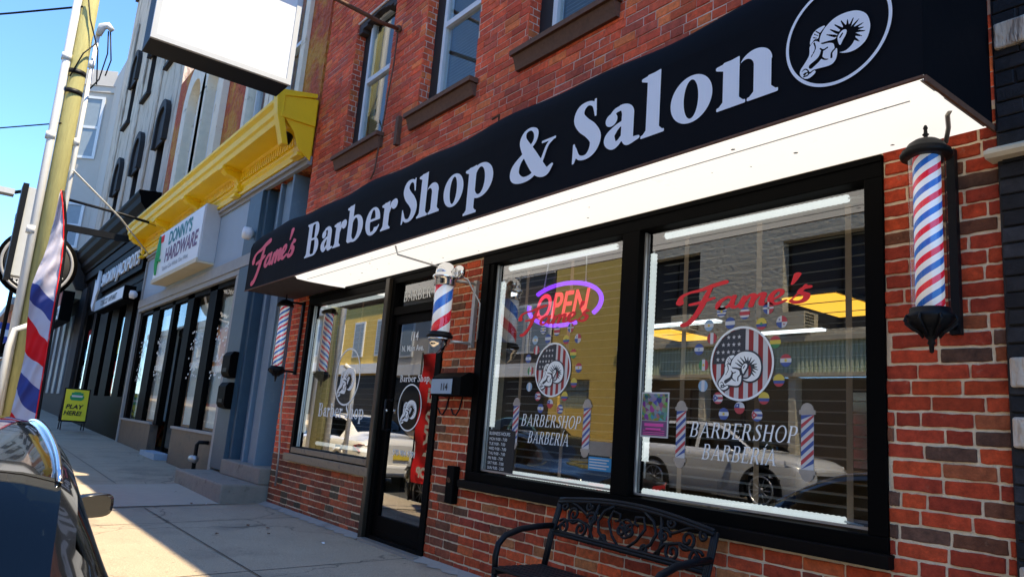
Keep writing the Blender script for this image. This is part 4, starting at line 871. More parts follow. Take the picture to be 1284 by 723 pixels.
tube_light((-8.58, .085, 2.25), (-8.58, .085, .9), 'glowing ribbed tube standing at the left edge of the square window')
tube_light((-8.2, .10, .80), (-6.75, .10, .80), 'glowing ribbed tube along the bottom of the square window')
for x, y, wx, wy, m_, lab in ((-4.25, 4.15, .6, 1.15, 'ceil_light', 'warm yellow ceiling light panel seen through the right pane'), (-7.4, 5.2, .6, .9, 'ceil_light', 'warm yellow ceiling light panel behind the middle pane'), (-5.9, 5.5, 1.4, .12, 'cool_light', 'cool white strip light deep in the shop'), (-6.6, 4.4, 1.2, .14, 'cool_light', 'cool white strip light near the back of the shop'), (-7.6, 1.8, 1.2, .14, 'cool_light', 'cool white strip light near the square window')):
    t_ = thing('ceiling_light', lab, 'ceiling light', (x, y, 2.7)); MB().box(x - wx / 2 - .03, x + wx / 2 + .03, y - wy / 2 - .03, y + wy / 2 + .03, 2.725, 2.778).build('housing', 'signwhite', t_); MB().box(x - wx / 2, x + wx / 2, y - wy / 2, y + wy / 2, 2.70, 2.724).build('diffuser', m_, t_)
# two styling stations with mirror and chair, dimly seen
for i, x in enumerate((-7.2, -4.6, -2.6)):
    lab = ['farthest left', 'middle', 'nearest right'][i]
    t_ = thing('barber_chair', 'black barber chair inside the shop, ' + lab + ' of the row', 'barber chair', (x, 3.2, 0), 'barber chairs inside the shop')
    mb = MB(); mb.box(x - .26, x + .26, 2.95, 3.45, .5, .62); mb.build('seat', 'black', t_, bevel=.03)
    mb = MB(); mb.prism([(3.38, .6), (3.48, .6), (3.62, 1.15), (3.54, 1.17)], 'x', x - .25, x + .25); mb.build('backrest', 'black', t_, bevel=.02)
    for s_ in (-.3, .26): MB().box(x + s_, x + s_ + .05, 3.0, 3.45, .62, .8).build('armrest', 'iron', t_, bevel=.01)
    MB().lathe([(.3, 0), (.3, .03), (.06, .06), (.05, .5)], (x, 3.2, 0), 20).build('pedestal', 'chrome', t_)
    MB().box(x - .22, x + .22, 2.72, 2.9, .22, .25).build('footrest', 'chrome', t_)
    t_ = thing('wall_mirror', 'framed mirror on the back wall of the shop, ' + lab, 'mirror', (x, 5.98, 1), 'mirrors on the back wall')
    MB().box(x - .5, x + .5, 5.95, 5.99, .95, 2.0).build('frame', 'dark', t_); MB().box(x - .45, x + .45, 5.94, 5.948, 1.0, 1.95).build('mirror_glass', 'chrome', t_)

t_ = thing('leaf_litter', 'few small dry leaves and scraps lying along the brick foot', 'litter', (-4, -.3, 0))
rr = random.Random(12)
for k in range(16):
    x, y = rr.uniform(-10.5, -2), rr.uniform(-1.2, -.08); s_ = rr.uniform(.012, .03); a0 = rr.uniform(0, 6); zz = .006 - .034 * abs(y) + gz(x)
    MB().add([(x + s_ * math.cos(a0 + a) * (1 if i % 2 else .6), y + s_ * math.sin(a0 + a) * .7, zz + .012 * (i % 2) + .004) for i, a in enumerate((0, 1.2, 2.4, 3.6, 4.9))], [(0, 1, 2, 3, 4)]).build('dry_leaf', 'rust' if k % 3 else 'signwhite', t_)
# ------------------------------------------------------------------ grey-blue shop with the yellow cornice
DX0, DX1 = -19.0, -9.28
dn = thing('grey_blue_shop_building', 'shop building with bright yellow bracketed cornice, grey blue storefront and rough red stone upper wall', 'building', (-14, 0, 0))
UW = [(-17.3, -16.0, 5.6, 8.2), (-15.7, -14.5, 5.6, 8.2), (-12.75, -11.6, 5.5, 8.0), (-11.3, -10.2, 5.5, 8.0)]
mb = MB(); wall_core(mb, DX0, DX1, 4.4, 8.9, UW, .0, .35); mb.box(DX0, DX0 + .3, .35, 9, 0, 8.9); mb.box(DX1 - .3, DX1 - .02, 5, 9, 0, 8.9); mb.box(DX0, DX1, 9, 9.3, 0, 8.9); mb.box(DX0, DX1, .35, 9, 8.6, 8.75)
mb.build('upper_wall', 'rough_red', dn)
mb = MB(); mb.box(-14.45, -12.8, -.02, .0, 4.4, 8.85); mb.box(-9.95, -9.3, -.02, .0, 4.5, 8.85); mb.build('brick_strip', 'rough_red', dn)
for i, (x0, x1, z0, z1) in enumerate(UW):
    mb = MB(); n = 14; cx, rr_ = (x0 + x1) / 2, (x1 - x0) / 2
    if i < 2:       # flaking white surround with a round head
        t_ = [math.pi * k / n for k in range(n + 1)]
        out = [(cx + (rr_ + .28) * math.cos(a), z1 - .55 + (rr_ + .32) * math.sin(a)) for a in t_]; inn = [(cx + (rr_ - .12) * math.cos(a), z1 - .6 + (rr_ - .1) * math.sin(a)) for a in t_]
        for k in range(n): mb.prism([out[k], out[k + 1], inn[k + 1], inn[k]], 'y', -.14, .1)
        mb.box(x0 - .28, x0 + .12, -.14, .1, z0, z1 - .55); mb.box(x1 - .12, x1 + .28, -.14, .1, z0, z1 - .55); mb.box(x0 + .12, x1 - .12, .05, .1, z1 - .62, z1 + .05)
    else: mb.box(x0 - .12, x0 + .06, -.06, .1, z0, z1 + .14); mb.box(x1 - .06, x1 + .12, -.06, .1, z0, z1 + .14); mb.box(x0 + .06, x1 - .06, -.06, .1, z1 - .06, z1 + .14)
    o = mb.build('window_surround', 'surround', dn)
    mb = MB(); frame(x0 + .12, x1 - .12, z0, z1 - .1, .06, .06, .16, mb); mb.box(x0 + .18, x1 - .18, .05, .15, (z0 + z1) / 2 - .06, (z0 + z1) / 2); mb.build('sash', 'white_frame', o)
    mb = MB(); mb.box(x0 + .18, x1 - .18, .12, .126, z0 + .06, z1 - .16); mb.build('pane', 'glass_left', o)
    mb = MB(); mb.box(x0 + .15, x1 - .15, .22, .24, z0, z1 - .1); mb.build('blind', 'windowblue', o)
# cornice
cn = MB(); X0, X1 = -19.6, -9.3
cpts = [(-.0, 4.50), (-.10, 4.50), (-.10, 4.62), (-.13, 4.66), (-.13, 4.86), (-.17, 4.90), (-.44, 4.92), (-.46, 5.00), (-.49, 5.03), (-.50, 5.12), (-.545, 5.17), (-.55, 5.215), (-.50, 5.23), (.0, 5.30)]
cn.prism(cpts, 'x', X0, X1); cor = cn.build('cornice', 'yellow', dn, bevel=.006)
mb = MB(); x = X0 + .1
while x < X1 - .25: mb.box(x, x + .05, -.165, -.131, 4.70, 4.845); x += .095
mb.build('dentils', 'yellow', cor)
mb = MB(); mb.box(X0, X1 + .0, -.125, -.101, 4.50, 4.545); mb.build('lower_moulding', 'yellow', cor)
def bracket(x, big=False):
    mb = MB(); wd = .09 if not big else .11; k = 1.25 if big else 1
    P_ = [(-.10, 4.56 - .28 * (k - 1)), (-.15, 4.56 - .30 * (k - 1)), (-.19, 4.62), (-.17, 4.69), (-.20, 4.75), (-.27, 4.78), (-.36, 4.80), (-.42, 4.85), (-.43, 4.925), (-.10, 4.925)]
    mb.prism(P_, 'x', x - wd, x + wd); mb.box(x - wd - .03, x + wd + .03, -.46, -.1, 4.87, 4.925); mb.box(x - wd - .02, x + wd + .02, -.21, -.101, 4.47, 4.52)
    mb.build('bracket', 'yellow', cor, bevel=.008)
for x in (-19.3, -16.9, -14.5, -12.1): bracket(x)
bracket(-9.45, True)
mb = MB(); mb.prism([(-.44, 4.55), (-.56, 4.95), (-.60, 5.27), (-.05, 5.37), (-.05, 5.31), (-.48, 5.20), (-.47, 4.95), (-.36, 4.55)], 'x', -9.42, -9.27)
mb.box(-9.298, -9.262, -.5, -.03, 4.9, 4.98); mb.prism([(-.03, 4.42), (-.03, 5.3), (-.53, 5.2), (-.44, 4.9), (-.3, 4.75), (-.22, 4.55)], 'x', -9.31, -9.285); mb.build('end_console', 'yellow', cor, bevel=.008)
mb = MB(); mb.box(DX0, -9.3, -.06, .0, 4.38, 4.498); mb.box(DX0, -9.3, -.1, -.06, 4.44, 4.49); mb.build('grey_moulding', 'greytrim', dn)
mb = MB(); mb.box(DX0 + .05, -11.4, -.03, .2, 3.42, 4.379); mb.build('fascia_panel', 'paleblue', dn)
mb = MB(); mb.box(DX0, -10.9, -.09, .2, 3.24, 3.418); mb.box(DX0, -11.4, -.07, .2, 2.95 + .2, 3.238); mb.build('shopfront_header', 'greytrim', dn)
mb = MB()
for x0, x1 in ((-19.0, -18.75), (-17.7, -17.06), (-15.95, -15.72), (-14.77, -14.33), (-13.3, -12.87)): mb.box(x0, x1, .0, .12, .70, 3.15)
mb.box(-18.75, -11.72, .0, .12, 3.06, 3.15); mb.build('mullion_frame', 'black', dn)
mb = MB(); mb.box(-11.72, -11.56, -.06, .12, .0, 3.15); mb.box(-19.08, -18.98, -.06, .12, .0, 4.37); mb.build('grey_corner_trim', 'greytrim', dn)
mb = MB(); mb.box(-19, -16.02, -.03, .12, .0, .70); mb.box(-14.3, -11.75, -.03, .12, .0, .70); mb.build('kick_panel', 'kick', dn)
mb = MB(); mb.box(-19, -16.0, -.06, .0, .70, .74); mb.box(-14.3, -11.73, -.06, .0, .70, .74); mb.build('kick_ledge', 'greytrim', dn)
for x0, x1 in ((-18.75, -17.7), (-17.06, -15.95), (-14.33, -13.3), (-12.87, -11.72)): MB().box(x0, x1, .05, .056, .74, 3.06).build('shop_pane', 'glass_left', dn)
MB().box(-15.72, -14.77, .05, .056, 2.55, 3.06).build('shop_pane', 'glass_left', dn)
mb = MB(); frame(-15.72, -14.77, .12, 2.5, .1, .16, .21, mb); mb.box(-15.72, -14.77, .15, .25, 2.45, 2.56); o = mb.build('door', 'black', dn); MB().box(-15.62, -14.87, .18, .186, .3, 2.4).build('pane', 'glass_dark', o)
mb = MB(); mb.lathe([(0, -.002), (.17, -.001), (.17, .0)], (-15.25, .155, 1.2), 20, 'y'); mb.build('round_notice', 'vinyl_red', o); mb = MB(); mb.lathe([(0, -.006), (.12, -.005), (.12, -.003)], (-15.25, .155, 1.2), 20, 'y'); mb.build('notice_centre', 'signwhite', o)
mb = MB(); mb.box(-15.9, -14.7, -.16, .1, .0, .22); mb.build('door_step', 'paleblue', dn)
mb = MB()
x = -18.7
while x < -11.75:
    if not (-15.95 < x < -14.4): mb.prism([(x, .18), (x + .05, .15), (x + .1, .20), (x + .1, .22), (x + .05, .17), (x, .20)], 'z', .78, 2.95)
    x += .1
mb.build('sheer_curtain', 'curtain', dn)
def win_bg(parent, x0, x1, z0, z1, y, m='cabin'): MB().box(x0, x1, y, y + .05, z0, z1).build('back_wall', m, parent)
win_bg(dn, -18.95, -9.6, 0, 4.4, 3.5, 'interior'); MB().box(-18.95, -9.6, .3, 3.5, 3.2, 3.25).build('shop_ceiling', 'interior', dn); MB().box(-18.95, -9.6, .3, 3.5, .0, .15).build('shop_floor', 'floor_in', dn)
# lace pattern stickers on the glass: pale rectangles of frost
mb = MB(); rr = random.Random(8)
for x0, x1 in ((-18.75, -17.7), (-17.06, -15.95), (-14.33, -13.3), (-12.87, -11.72)):
    for z in (1.55, 2.05):
        for k in range(34):
            a = x0 + .08 + rr.random() * (x1 - x0 - .22); b = z + rr.random() * .38; mb.add([(a, .047, b), (a + .05 * rr.uniform(.4, 1.4), .047, b + .008), (a + .05, .047, b + .04), (a - .01, .047, b + .03)], [(0, 1, 2, 3)])
o = mb.build('frosted_lettering', 'vinyl_white', dn)
# pilaster columns, recessed door, stone steps
mb = MB(); mb.box(-11.55, -10.95, -.08, .25, .25, 4.37); mb.box(-10.95, -10.85, -.02, .25, .4, 4.37); mb.build('blue_pilaster', 'darkblue', dn, bevel=.01)
mb = MB(); mb.box(-10.85, -10.45, .12, .3, .4, 4.37); mb.box(-10.42, -10.36, -.0, .3, .4, 4.37); mb.box(-10.32, -9.9, .05, .3, .4, 4.37); mb.box(-9.86, -9.80, -.03, .3, .4, 4.37); mb.build('panelled_column', 'bluegrey', dn, bevel=.008)
mb = MB(); mb.box(-9.78, -9.3, 1.0, 1.05, .4, 3.2); mb.box(-9.82, -9.78, .3, 1.05, .4, 4.3); mb.box(-9.78, -9.3, .3, 1.05, 3.2, 4.37); mb.build('recessed_door', 'bluegrey', dn)
mb = MB(); mb.box(-11.5, -9.32, -.55, .3, -.05, .22); mb.build('lower_step', 'stone_step', dn, bevel=.02)
mb = MB(); mb.box(-10.9, -9.32, -.12, .9, .221, .42); mb.build('upper_step', 'stone_step', dn, bevel=.015)
for zz, lab in ((1.58, 'upper of two black mailboxes on the blue pilaster'), (1.14, 'lower of two black mailboxes on the blue pilaster')):
    t_ = thing('mailbox', lab, 'mailbox', (-11.1, -.1, zz)); MB().prism([(-.20, zz + .03), (-.17, zz - .02), (-.083, zz - .04), (-.083, zz + .34), (-.16, zz + .34), (-.2, zz + .28)], 'x', -11.28, -10.92).build('box_body', 'black', t_, bevel=.008); MB().box(-11.2, -11.0, -.206, -.2, zz + .05, zz + .10).build('label_plate', 'iron', t_)
t_ = thing('gas_meter_pipe', 'black and silver gas pipe with valve standing before the brown kick panel', 'pipe', (-12.0, -.12, 0))
mb = MB(); mb.tube([(-11.95, -.03, .58), (-11.97, -.16, .58), (-12.0, -.18, .54), (-12.0, -.18, .04)], .03, 8); mb.build('pipe', 'iron', t_)
mb = MB(); mb.lathe([(0, -.12), (.05, -.12), (.055, .1), (0, .12)], (-12.0, -.2, .33), 12, 'x'); mb.build('regulator', 'steel', t_)
# the shop's sign box
t_ = thing('shop_sign_box', 'white and cream light box sign with green and plum lettering on the grey fascia', 'sign', (-15, -.2, 3.9))
sx0, sx1, sz0, sz1 = -16.75, -13.25, 3.56, 4.58
mb = MB(); mb.box(sx0, sx1, -.30, -.03, sz0, sz1); mb.build('case', 'signside', t_, bevel=.01)
MB().box(sx0 + .04, sx1 - .04, -.316, -.302, sz0 + .05, sz1 - .04).build('face', 'signwhite', t_)
MB().box(sx0 - .01, sx1 + .005, -.33, -.02, sz0 - .035, sz0 - .002).build('bottom_cap', 'cream', t_); MB().box(sx0 - .01, sx1, -.33, -.301, sz0, sz0 + .045).build('bottom_lip', 'cream', t_)
text_mesh('top_line', "DONNY'S", .36, 'teal', t_, (-15.75, -.32, 4.22), sx=1.12, bold=.012); text_mesh('main_line', 'HARDWARE', .40, 'plum', t_, (-15.85, -.32, 3.87), sx=1.08, bold=.012)
text_mesh('small_line', 'Locks Cut While You Wait', .13, 'seam', t_, (-15.9, -.32, 3.70), sx=1.35)
mb = MB(); mb.tube([(-16.5, -.325, 4.5), (-16.4, -.325, 4.1), (-16.5, -.325, 3.9), (-16.45, -.325, 3.68)], [.03, .07, .05, .03], 6); mb.tube([(-16.5, -.325, 4.0), (-16.2, -.325, 3.95)], .03, 6); mb.build('figure_drawing', 'green', t_)
MB().box(-16.62, -16.2, -.322, -.318, 4.35, 4.5).build('roof_drawing', 'flag_red', t_)
t_ = thing('security_camera', 'dark dome camera hanging under the right end of the yellow cornice', 'camera', (-9.6, -.35, 4.8)); MB().lathe([(0, -.16), (.07, -.14), (.09, -.08), (.1, -.05), (.1, 0), (.05, .08), (0, .08)], (-9.55, -.32, 4.80), 18).build('dome', 'iron', t_); MB().lathe([(0, 0), (.103, 0), (.103, .03), (0, .03)], (-9.55, -.32, 4.79), 18).build('ring', 'signwhite', t_)
t_ = thing('flood_light', 'small white round flood lamp on the fascia beside the awning', 'lamp', (-10.9, -.1, 3.75)); MB().lathe([(0, -.12), (.09, -.11), (.1, -.02), (.04, .04), (0, .05)], (-11.1, -.12, 3.70), 16, 'y').build('lamp_head', 'signwhite', t_)
t_ = thing('flood_light', 'small white bulb lamp at the left corner of the grey fascia', 'lamp', (-19.1, -.2, 3.6)); MB().lathe([(0, -.14), (.09, -.12), (.1, -.02), (.04, .04), (0, .05)], (-19.05, -.18, 3.55), 16, 'y').build('lamp_head', 'signwhite', t_)

# ------------------------------------------------------------------ grey stucco building over the black shopfront
gx0, gx1 = -30.2, -19.0; g0 = .15
st = thing('grey_stucco_building', 'tall grey stucco building with sooty arched window hoods above a black shopfront', 'building', (-24.5, 0, .2))
HOODS = [(-20.3, 6.3, 8.6), (-23.4, 6.3, 8.6), (-26.5, 6.3, 8.6), (-20.8, 10.2, 12.6), (-23.9, 10.2, 12.6), (-27.0, 10.2, 12.6)]
ho = [(x - .45, x + .45, z0, z1) for x, z0, z1 in HOODS]
mb = MB(); wall_core(mb, gx0, gx1, 5.4, 16.2, ho, .0, .4); mb.box(gx0, gx0 + .3, .4, 10, 0, 16.2); mb.box(gx1 - .3, gx1, .4, 10, 0, 16.2); mb.box(gx0, gx1, 10, 10.3, 0, 16.2); mb.box(gx0, gx1, .4, 10, 15.8, 16); mb.build('upper_wall', 'stucco', st)
MB().box(gx0 - .05, gx1 + .03, -.1, .4, 16.2, 16.3).build('roof_edge', 'soot_and_shade', st)
for x, z0, z1 in HOODS:
    mb = MB(); n = 10; t_ = [math.pi * k / n for k in range(n + 1)]
    out = [(x + .62 * math.cos(a), z1 - .35 + .62 * math.sin(a)) for a in t_]; inn = [(x + .44 * math.cos(a), z1 - .35 + .42 * math.sin(a)) for a in t_]
    for k in range(n): mb.prism([out[k], out[k + 1], inn[k + 1], inn[k]], 'y', -.13, .02)
    mb.box(x + .44, x + .62, -.13, .02, z1 - .95, z1 - .35); mb.box(x - .62, x - .44, -.13, .02, z1 - .95, z1 - .35); o = mb.build('window_hood', 'soot_and_shade', st)
    mb = MB(); mb.box(x - .449, x - .40, .01, .38, z0, z1); mb.box(x - .4, x + .449, .3, .38, z0, z1); mb.build('painted_shade_reveal', 'soot_and_shade', o)  # shade of the recess painted onto the jamb and its back
    MB().box(x - .55, x + .55, -.12, .0, z0 - .1, z0 - .003).build('sill', 'soot_and_shade', o)
    mb = MB(); mb.prism([(x - .44, z1 - .95), (x + .44, z1 - .95), (x + .44, z1 - .35)] + [(a + 0 * b, b) for a, b in inn[1:-1]] + [(x - .44, z1 - .35)], 'y', -.06, -.01); mb.build('dark_arch_fill', 'soot_and_shade', o)  # dark fill added across the arch head of the opening
    MB().box(x - .36, x + .42, .25, .256, z0 + .05, z1 - .1).build('pane', 'glass', o)
mb = MB()
for x in (-21.9, -25.0, -28.4): mb.tube([(x, -.03, 5.6), (x + .05, -.03, 9), (x, -.04, 14.5)], .035, 6)
mb.build('rain_pipe', 'stucco', st)
mb = MB(); mb.prism([(0, 5.28), (-.16, 5.28), (-.18, 5.36), (-.28, 5.48), (-.30, 5.62), (-.42, 5.76), (-.45, 5.9), (-.5, 5.98), (-.5, 6.05), (0, 6.1)], 'x', -29.3, -19.02); mb.prism([(-.0, 5.0), (-.12, 5.0), (-.12, 5.27), (0, 5.27)], 'x', -29.2, -19.02)
mb.build('black_cornice', 'black', st, bevel=.01)
mb = MB(); mb.prism([(0, 4.75), (-.3, 4.75), (-.55, 5.2), (-.62, 6.1), (0, 6.1)], 'x', -29.55, -29.31); mb.build('cornice_end_block', 'soot_and_shade', st, bevel=.02)
MB().box(-29.2, -19.09, -.02, .3, 4.0, 5.0).build('sign_frieze', 'black', st)
MB().box(-29.5, -28.2, -.1, .3, .2, 4.75).build('stone_pilaster', 'soot_and_shade', st)
mb = MB(); mb.box(-28.2, -19.09, .0, .14, 3.75, 4.0); mb.box(-28.2, -19.09, .0, .14, g0 - .1, 1.2)
for x0, x1 in ((-28.2, -27.6), (-26.2, -25.7), (-24.9, -23.6), (-22.9, -21.9), (-20.9, -20.1), (-19.5, -19.09)): mb.box(x0, x1, -.01, .14, 1.2, 3.75)
mb.build('shopfront_frame', 'black', st)
for x0, x1 in ((-27.6, -26.2), (-25.7, -24.9), (-23.6, -22.9), (-21.9, -20.9), (-20.1, -19.5)): MB().box(x0, x1, .06, .066, 1.2, 3.75).build('shop_pane', 'glass_left', st)
MB().box(-28.2, -19.1, 1.6, 1.65, 0, 4.2).build('back_wall', 'interior', st)
mb = MB(); rr = random.Random(3)
for x0, x1 in ((-27.6, -26.2), (-25.7, -24.9), (-23.6, -22.9), (-21.9, -20.9), (-20.1, -19.5)):
    for z in (1.3, 1.75, 2.3, 2.9): mb.cur = rr.randrange(4); mb.box(x0 + .1, x1 - .08 - rr.random() * .3, .09, .1, z, z + .36)
mb.build('window_posters', ['flag_red', 'signwhite', 'signyellow', 'noticeblue'], st)
t_ = thing('sign_lettering_board', 'black fascia sign with white raised letters over the black shopfront', 'sign', (-22, -.2, 4.5))
MB().box(-25.0, -19.2, -.12, -.021, 4.22, 4.95).build('board', 'black', t_)
text_mesh('raised_letters', 'SMOKIN JACKPOTS', .50, 'signwhite', t_, (-24.85, -.15, 4.38), sx=1.22, thick=.02, bold=.008)
t_ = thing('light_box_sign', 'narrow pale blue and white light box sign under the raised letters', 'sign', (-21, -.3, 3.85)); MB().box(-23.6, -19.4, -.38, -.121, 3.46, 3.80).build('case', 'black', t_)
MB().box(-23.55, -22.0, -.386, -.381, 3.49, 3.77).build('blue_face', 'notice_pale' if 'notice_pale' in M else 'paleblue', t_); MB().box(-22.0, -19.45, -.386, -.381, 3.49, 3.77).build('white_face', 'signwhite', t_)
text_mesh('sign_text', 'TOBACCO  VAPE MART', .2, 'blacktext', t_, (-22.6, -.388, 3.56), sx=1.1, bold=.006)
t_ = thing('rooster_emblem', 'white winged emblem at the left end of the raised letters', 'emblem', (-25.4, -.2, 4.3))
mb = MB(); mb.prism([(-25.9, 3.9), (-25.5, 3.7), (-25.3, 4.1), (-25.05, 4.3), (-25.2, 4.9), (-25.35, 4.5), (-25.5, 4.95), (-25.6, 4.5), (-25.85, 4.7)], 'y', -.2, -.15); mb.build('cut_out', 'signwhite', t_)
# round hanging sign on its arm
rx, ry, rz_ = -20.0, -2.15, 4.02
t_ = thing('round_hanging_sign', 'big round black sign with a grey rim and white curved lettering hanging over the sidewalk', 'sign', (rx, ry, rz_))
MB().lathe([(0, -.09), (.80, -.09), (.80, .09), (0, .09)], (rx, ry, rz_), 48, 'x').build('disc', 'black', t_)
mb = MB(); mb.lathe([(.66, .0925), (.66, .098), (.72, .098), (.72, .0925)], (rx, ry, rz_), 48, 'x', False); mb.build('grey_rim', 'seam', t_); MB().lathe([(.0, .092), (.64, .092), (.64, .096), (0, .096)], (rx, ry, rz_), 40, 'x').build('dark_centre', 'cabin', t_)
def arc_text(s_, a0, a1, rad, size, m_):
    for k, ch in enumerate(s_):
        a = R(a0 + (a1 - a0) * k / (len(s_) - 1))
        if ch == ' ': continue
        text_mesh('curved_letter', ch, size, m_, t_, (rx + .102, ry + rad * math.cos(a), rz_ + rad * math.sin(a)), '+x', rot=a + math.pi / 2, bold=.006, align='CENTER')
arc_text('TOBACCO - VAPE MART', 205, 335, .60, .14, 'signwhite')
text_mesh('centre_letters', 'SMOKIN', .17, 'signwhite', t_, (rx + .102, ry - .32, rz_ + .05), '+x', bold=.006)
mb = MB(); mb.tube([(rx, ry - .3, rz_ + .78), (rx, ry - .3, rz_ + .9)], .02); mb.tube([(rx, ry + .45, rz_ + .66), (rx, ry + .45, rz_ + .9)], .02); mb.box(rx - .05, rx + .05, ry - .6, -.4, rz_ + .9, rz_ + 1.05); mb.build('support_arm', 'iron', t_)
# projecting rusty sign frame behind the feather flag
t_ = thing('projecting_sign', 'weathered dark box sign with a rusty bulb studded edge jutting over the sidewalk', 'sign', (-17, -2.2, 4)); mb = MB(); mb.box(-17.6, -17.2, -2.78, -2.16, 3.32, 5.1); mb.build('case', 'signside', t_); MB().box(-17.62, -17.14, -2.82, -2.72, 3.25, 5.15).build('dark_edge', 'iron', t_); MB().box(-17.4, -17.0, -2.2, -2.08, 3.3, 5.1).build('rusty_edge', 'rust', t_)
mb = MB()
for k in range(16): mb.lathe([(0, 0), (.02, .004), (.0, .03)], (-17.0, -2.14, 3.4 + k * .105), 8, 'x')
mb.build('bulb_row', 'cream', t_); MB().tube([(-17.3, -2.2, 5.05), (-17.4, -1, 5.0), (-17.4, -.02, 4.9)], .03).build('support_arm', 'iron', t_)

# ------------------------------------------------------------------ pale house with bay windows
bay = thing('bay_window_house', 'pale grey house with stacked bay windows and a cream underside beyond the grey stucco building', 'house', (-34, 0, .3))
MB().box(-42, -30.25, .0, 10, .3, 13.8).build('main_wall', 'palesiding', bay)
mb = MB(); P_ = [(-32.3, 0), (-33.0, -1.02), (-36.5, -1.02), (-37.2, 0)]; mb.prism(P_, 'z', 5.3, 13.5); by_ = mb.build('bay', 'palesiding', bay)
mb = MB(); mb.prism([(-32.15, 0), (-32.95, -1.17), (-36.6, -1.17), (-37.4, 0)], 'z', 13.35, 14.0); mb.prism([(-32.2, 0), (-32.98, -1.1), (-36.55, -1.1), (-37.3, 0)], 'z', 13.1, 13.35); mb.build('bay_cornice', 'beige', by_)
mb = MB(); mb.prism([(-32.2, 0), (-32.98, -1.1), (-36.55, -1.1), (-37.3, 0)], 'z', 5.2, 6.4); mb.build('bay_skirt', 'beige', by_)
for z0, z1 in ((10.3, 12.9), (6.7, 8.5)):
    a, b = Vector((-32.3, 0, 0)), Vector((-33.0, -1.02, 0)); d = (b - a); nrm = Vector((d.y, -d.x, 0)).normalized() * -1
    if nrm.x < 0: nrm = -nrm
    def Q(t_, z, o): p = a + d * t_ + nrm * o; return (p.x, p.y, z)
    def panel(t0, t1, z0_, z1_, o0, o1, mb): mb.add([Q(t0, z0_, o0), Q(t1, z0_, o0), Q(t1, z1_, o0), Q(t0, z1_, o0), Q(t0, z0_, o1), Q(t1, z0_, o1), Q(t1, z1_, o1), Q(t0, z1_, o1)], [(0, 3, 2, 1), (4, 5, 6, 7), (0, 1, 5, 4), (1, 2, 6, 5), (2, 3, 7, 6), (3, 0, 4, 7)])
    mb = MB(); zm = (z0 + z1) / 2; panel(.2, .85, z0, z0 + .1, 0, .06, mb); panel(.2, .85, z1 - .1, z1, 0, .06, mb); panel(.2, .29, z0 + .1, z1 - .1, 0, .06, mb); panel(.76, .85, z0 + .1, z1 - .1, 0, .06, mb); panel(.29, .76, zm - .05, zm + .05, 0, .05, mb); o = mb.build('window', 'white_frame', by_)
mb = MB()
for z0, z1 in ((10.4, 12.8), (6.8, 8.4)): panel(.29, .76, z0, z1, .012, .02, mb)
mb.build('window_glass', 'windowblue', by_)
MB().box(-38, -30.3, -1.15, .0, 4.55, 5.2).build('cream_underside', 'soffit', bay)
MB().box(-38, -30.3, -.01, .0, .3, 4.55).build('shopfront', 'dark', bay)
mb = MB()
for x in (-37, -35.2, -33.4, -31.6): mb.box(x, x + .7, -.05, -.012, 1.2, 4)
mb.build('shop_panes', 'windowblue', bay)
t_ = thing('red_white_sign', 'brown red sign over a white panel on the house beyond the black shopfront', 'sign', (-31, -.6, 4.0)); MB().box(-33.6, -27.6 - .8, -.75, -.4, 3.55, 4.55).build('case', 'black', t_); MB().box(-33.5, -28.5, -.76, -.751, 4.05, 4.5).build('red_face', 'redsign', t_); MB().box(-33.5, -28.5, -.76, -.751, 3.6, 4.04).build('white_face', 'signwhite', t_)
text_mesh('sign_text', 'CANTINA', .5, 'blacktext', t_, (-33.2, -.765, 3.64), sx=2.1)
tag(MB().prism([(-41.5, 13.8), (-39, 13.8), (-39, 16.2), (-41.5, 16.2)], 'y', .5, 2.5).build('rooftop_chimney', 'soffit'), 'cream rooftop block with a pale cap above the bay window house', 'chimney')
# farther houses of the row
FAR = [(-52, -42.2, 9.5, 'palesiding', 'low pale grey house at the end of the shop row'), (-66, -52.2, 10, 'beige', 'beige house far down the shop row'), (-95, -66.2, 8, 'rough_red', 'dark red brick block farthest down the shop row')]
def house(x0, x1, y0, y1, z1, m_, lab, front, base=.6, rows=2, n=3, m_win='windowblue', sh='dark'):
    h_ = thing('row_house', lab, 'house', ((x0 + x1) / 2, (y0 + y1) / 2, base)); MB().box(x0, x1, y0, y1, base - .5, z1).build('wall', m_, h_)
    yf = y0 if front < 0 else y1; s_ = front
    MB().box(x0 - .05, x1 + .05, min(yf, yf + s_ * .35), max(yf, yf + s_ * .35), z1 - .45, z1 + .1).build('cornice', 'greytrim', h_)
    MB().box(x0 + .2, x1 - .2, min(yf, yf + s_ * .06), max(yf, yf + s_ * .06), base + .5, base + 2.9).build('shopfront', sh, h_)
    MB().box(x0 + .1, x1 - .1, min(yf, yf + s_ * .2), max(yf, yf + s_ * .2), base + 3., base + 3.5).build('fascia', 'signwhite' if n % 2 else 'greytrim', h_)
    for r_ in range(rows):
        for k in range(n):
            cx = x0 + (x1 - x0) * (k + .5) / n; z0 = base + 4.0 + r_ * 3.
            if z0 + 1.7 > z1 - .5: continue
            o = MB().box(cx - .6, cx + .6, min(yf, yf + s_ * .07), max(yf, yf + s_ * .07), z0 - .1, z0 + 1.8).build('window', 'white_frame', h_); MB().box(cx - .5, cx + .5, min(yf + s_ * .071, yf + s_ * .08), max(yf + s_ * .071, yf + s_ * .08), z0, z0 + 1.7).build('pane', m_win, o)
    return h_
for x0, x1, z1, m_, lab in FAR: house(x0, x1, 0, 9, z1, m_, lab, -1)
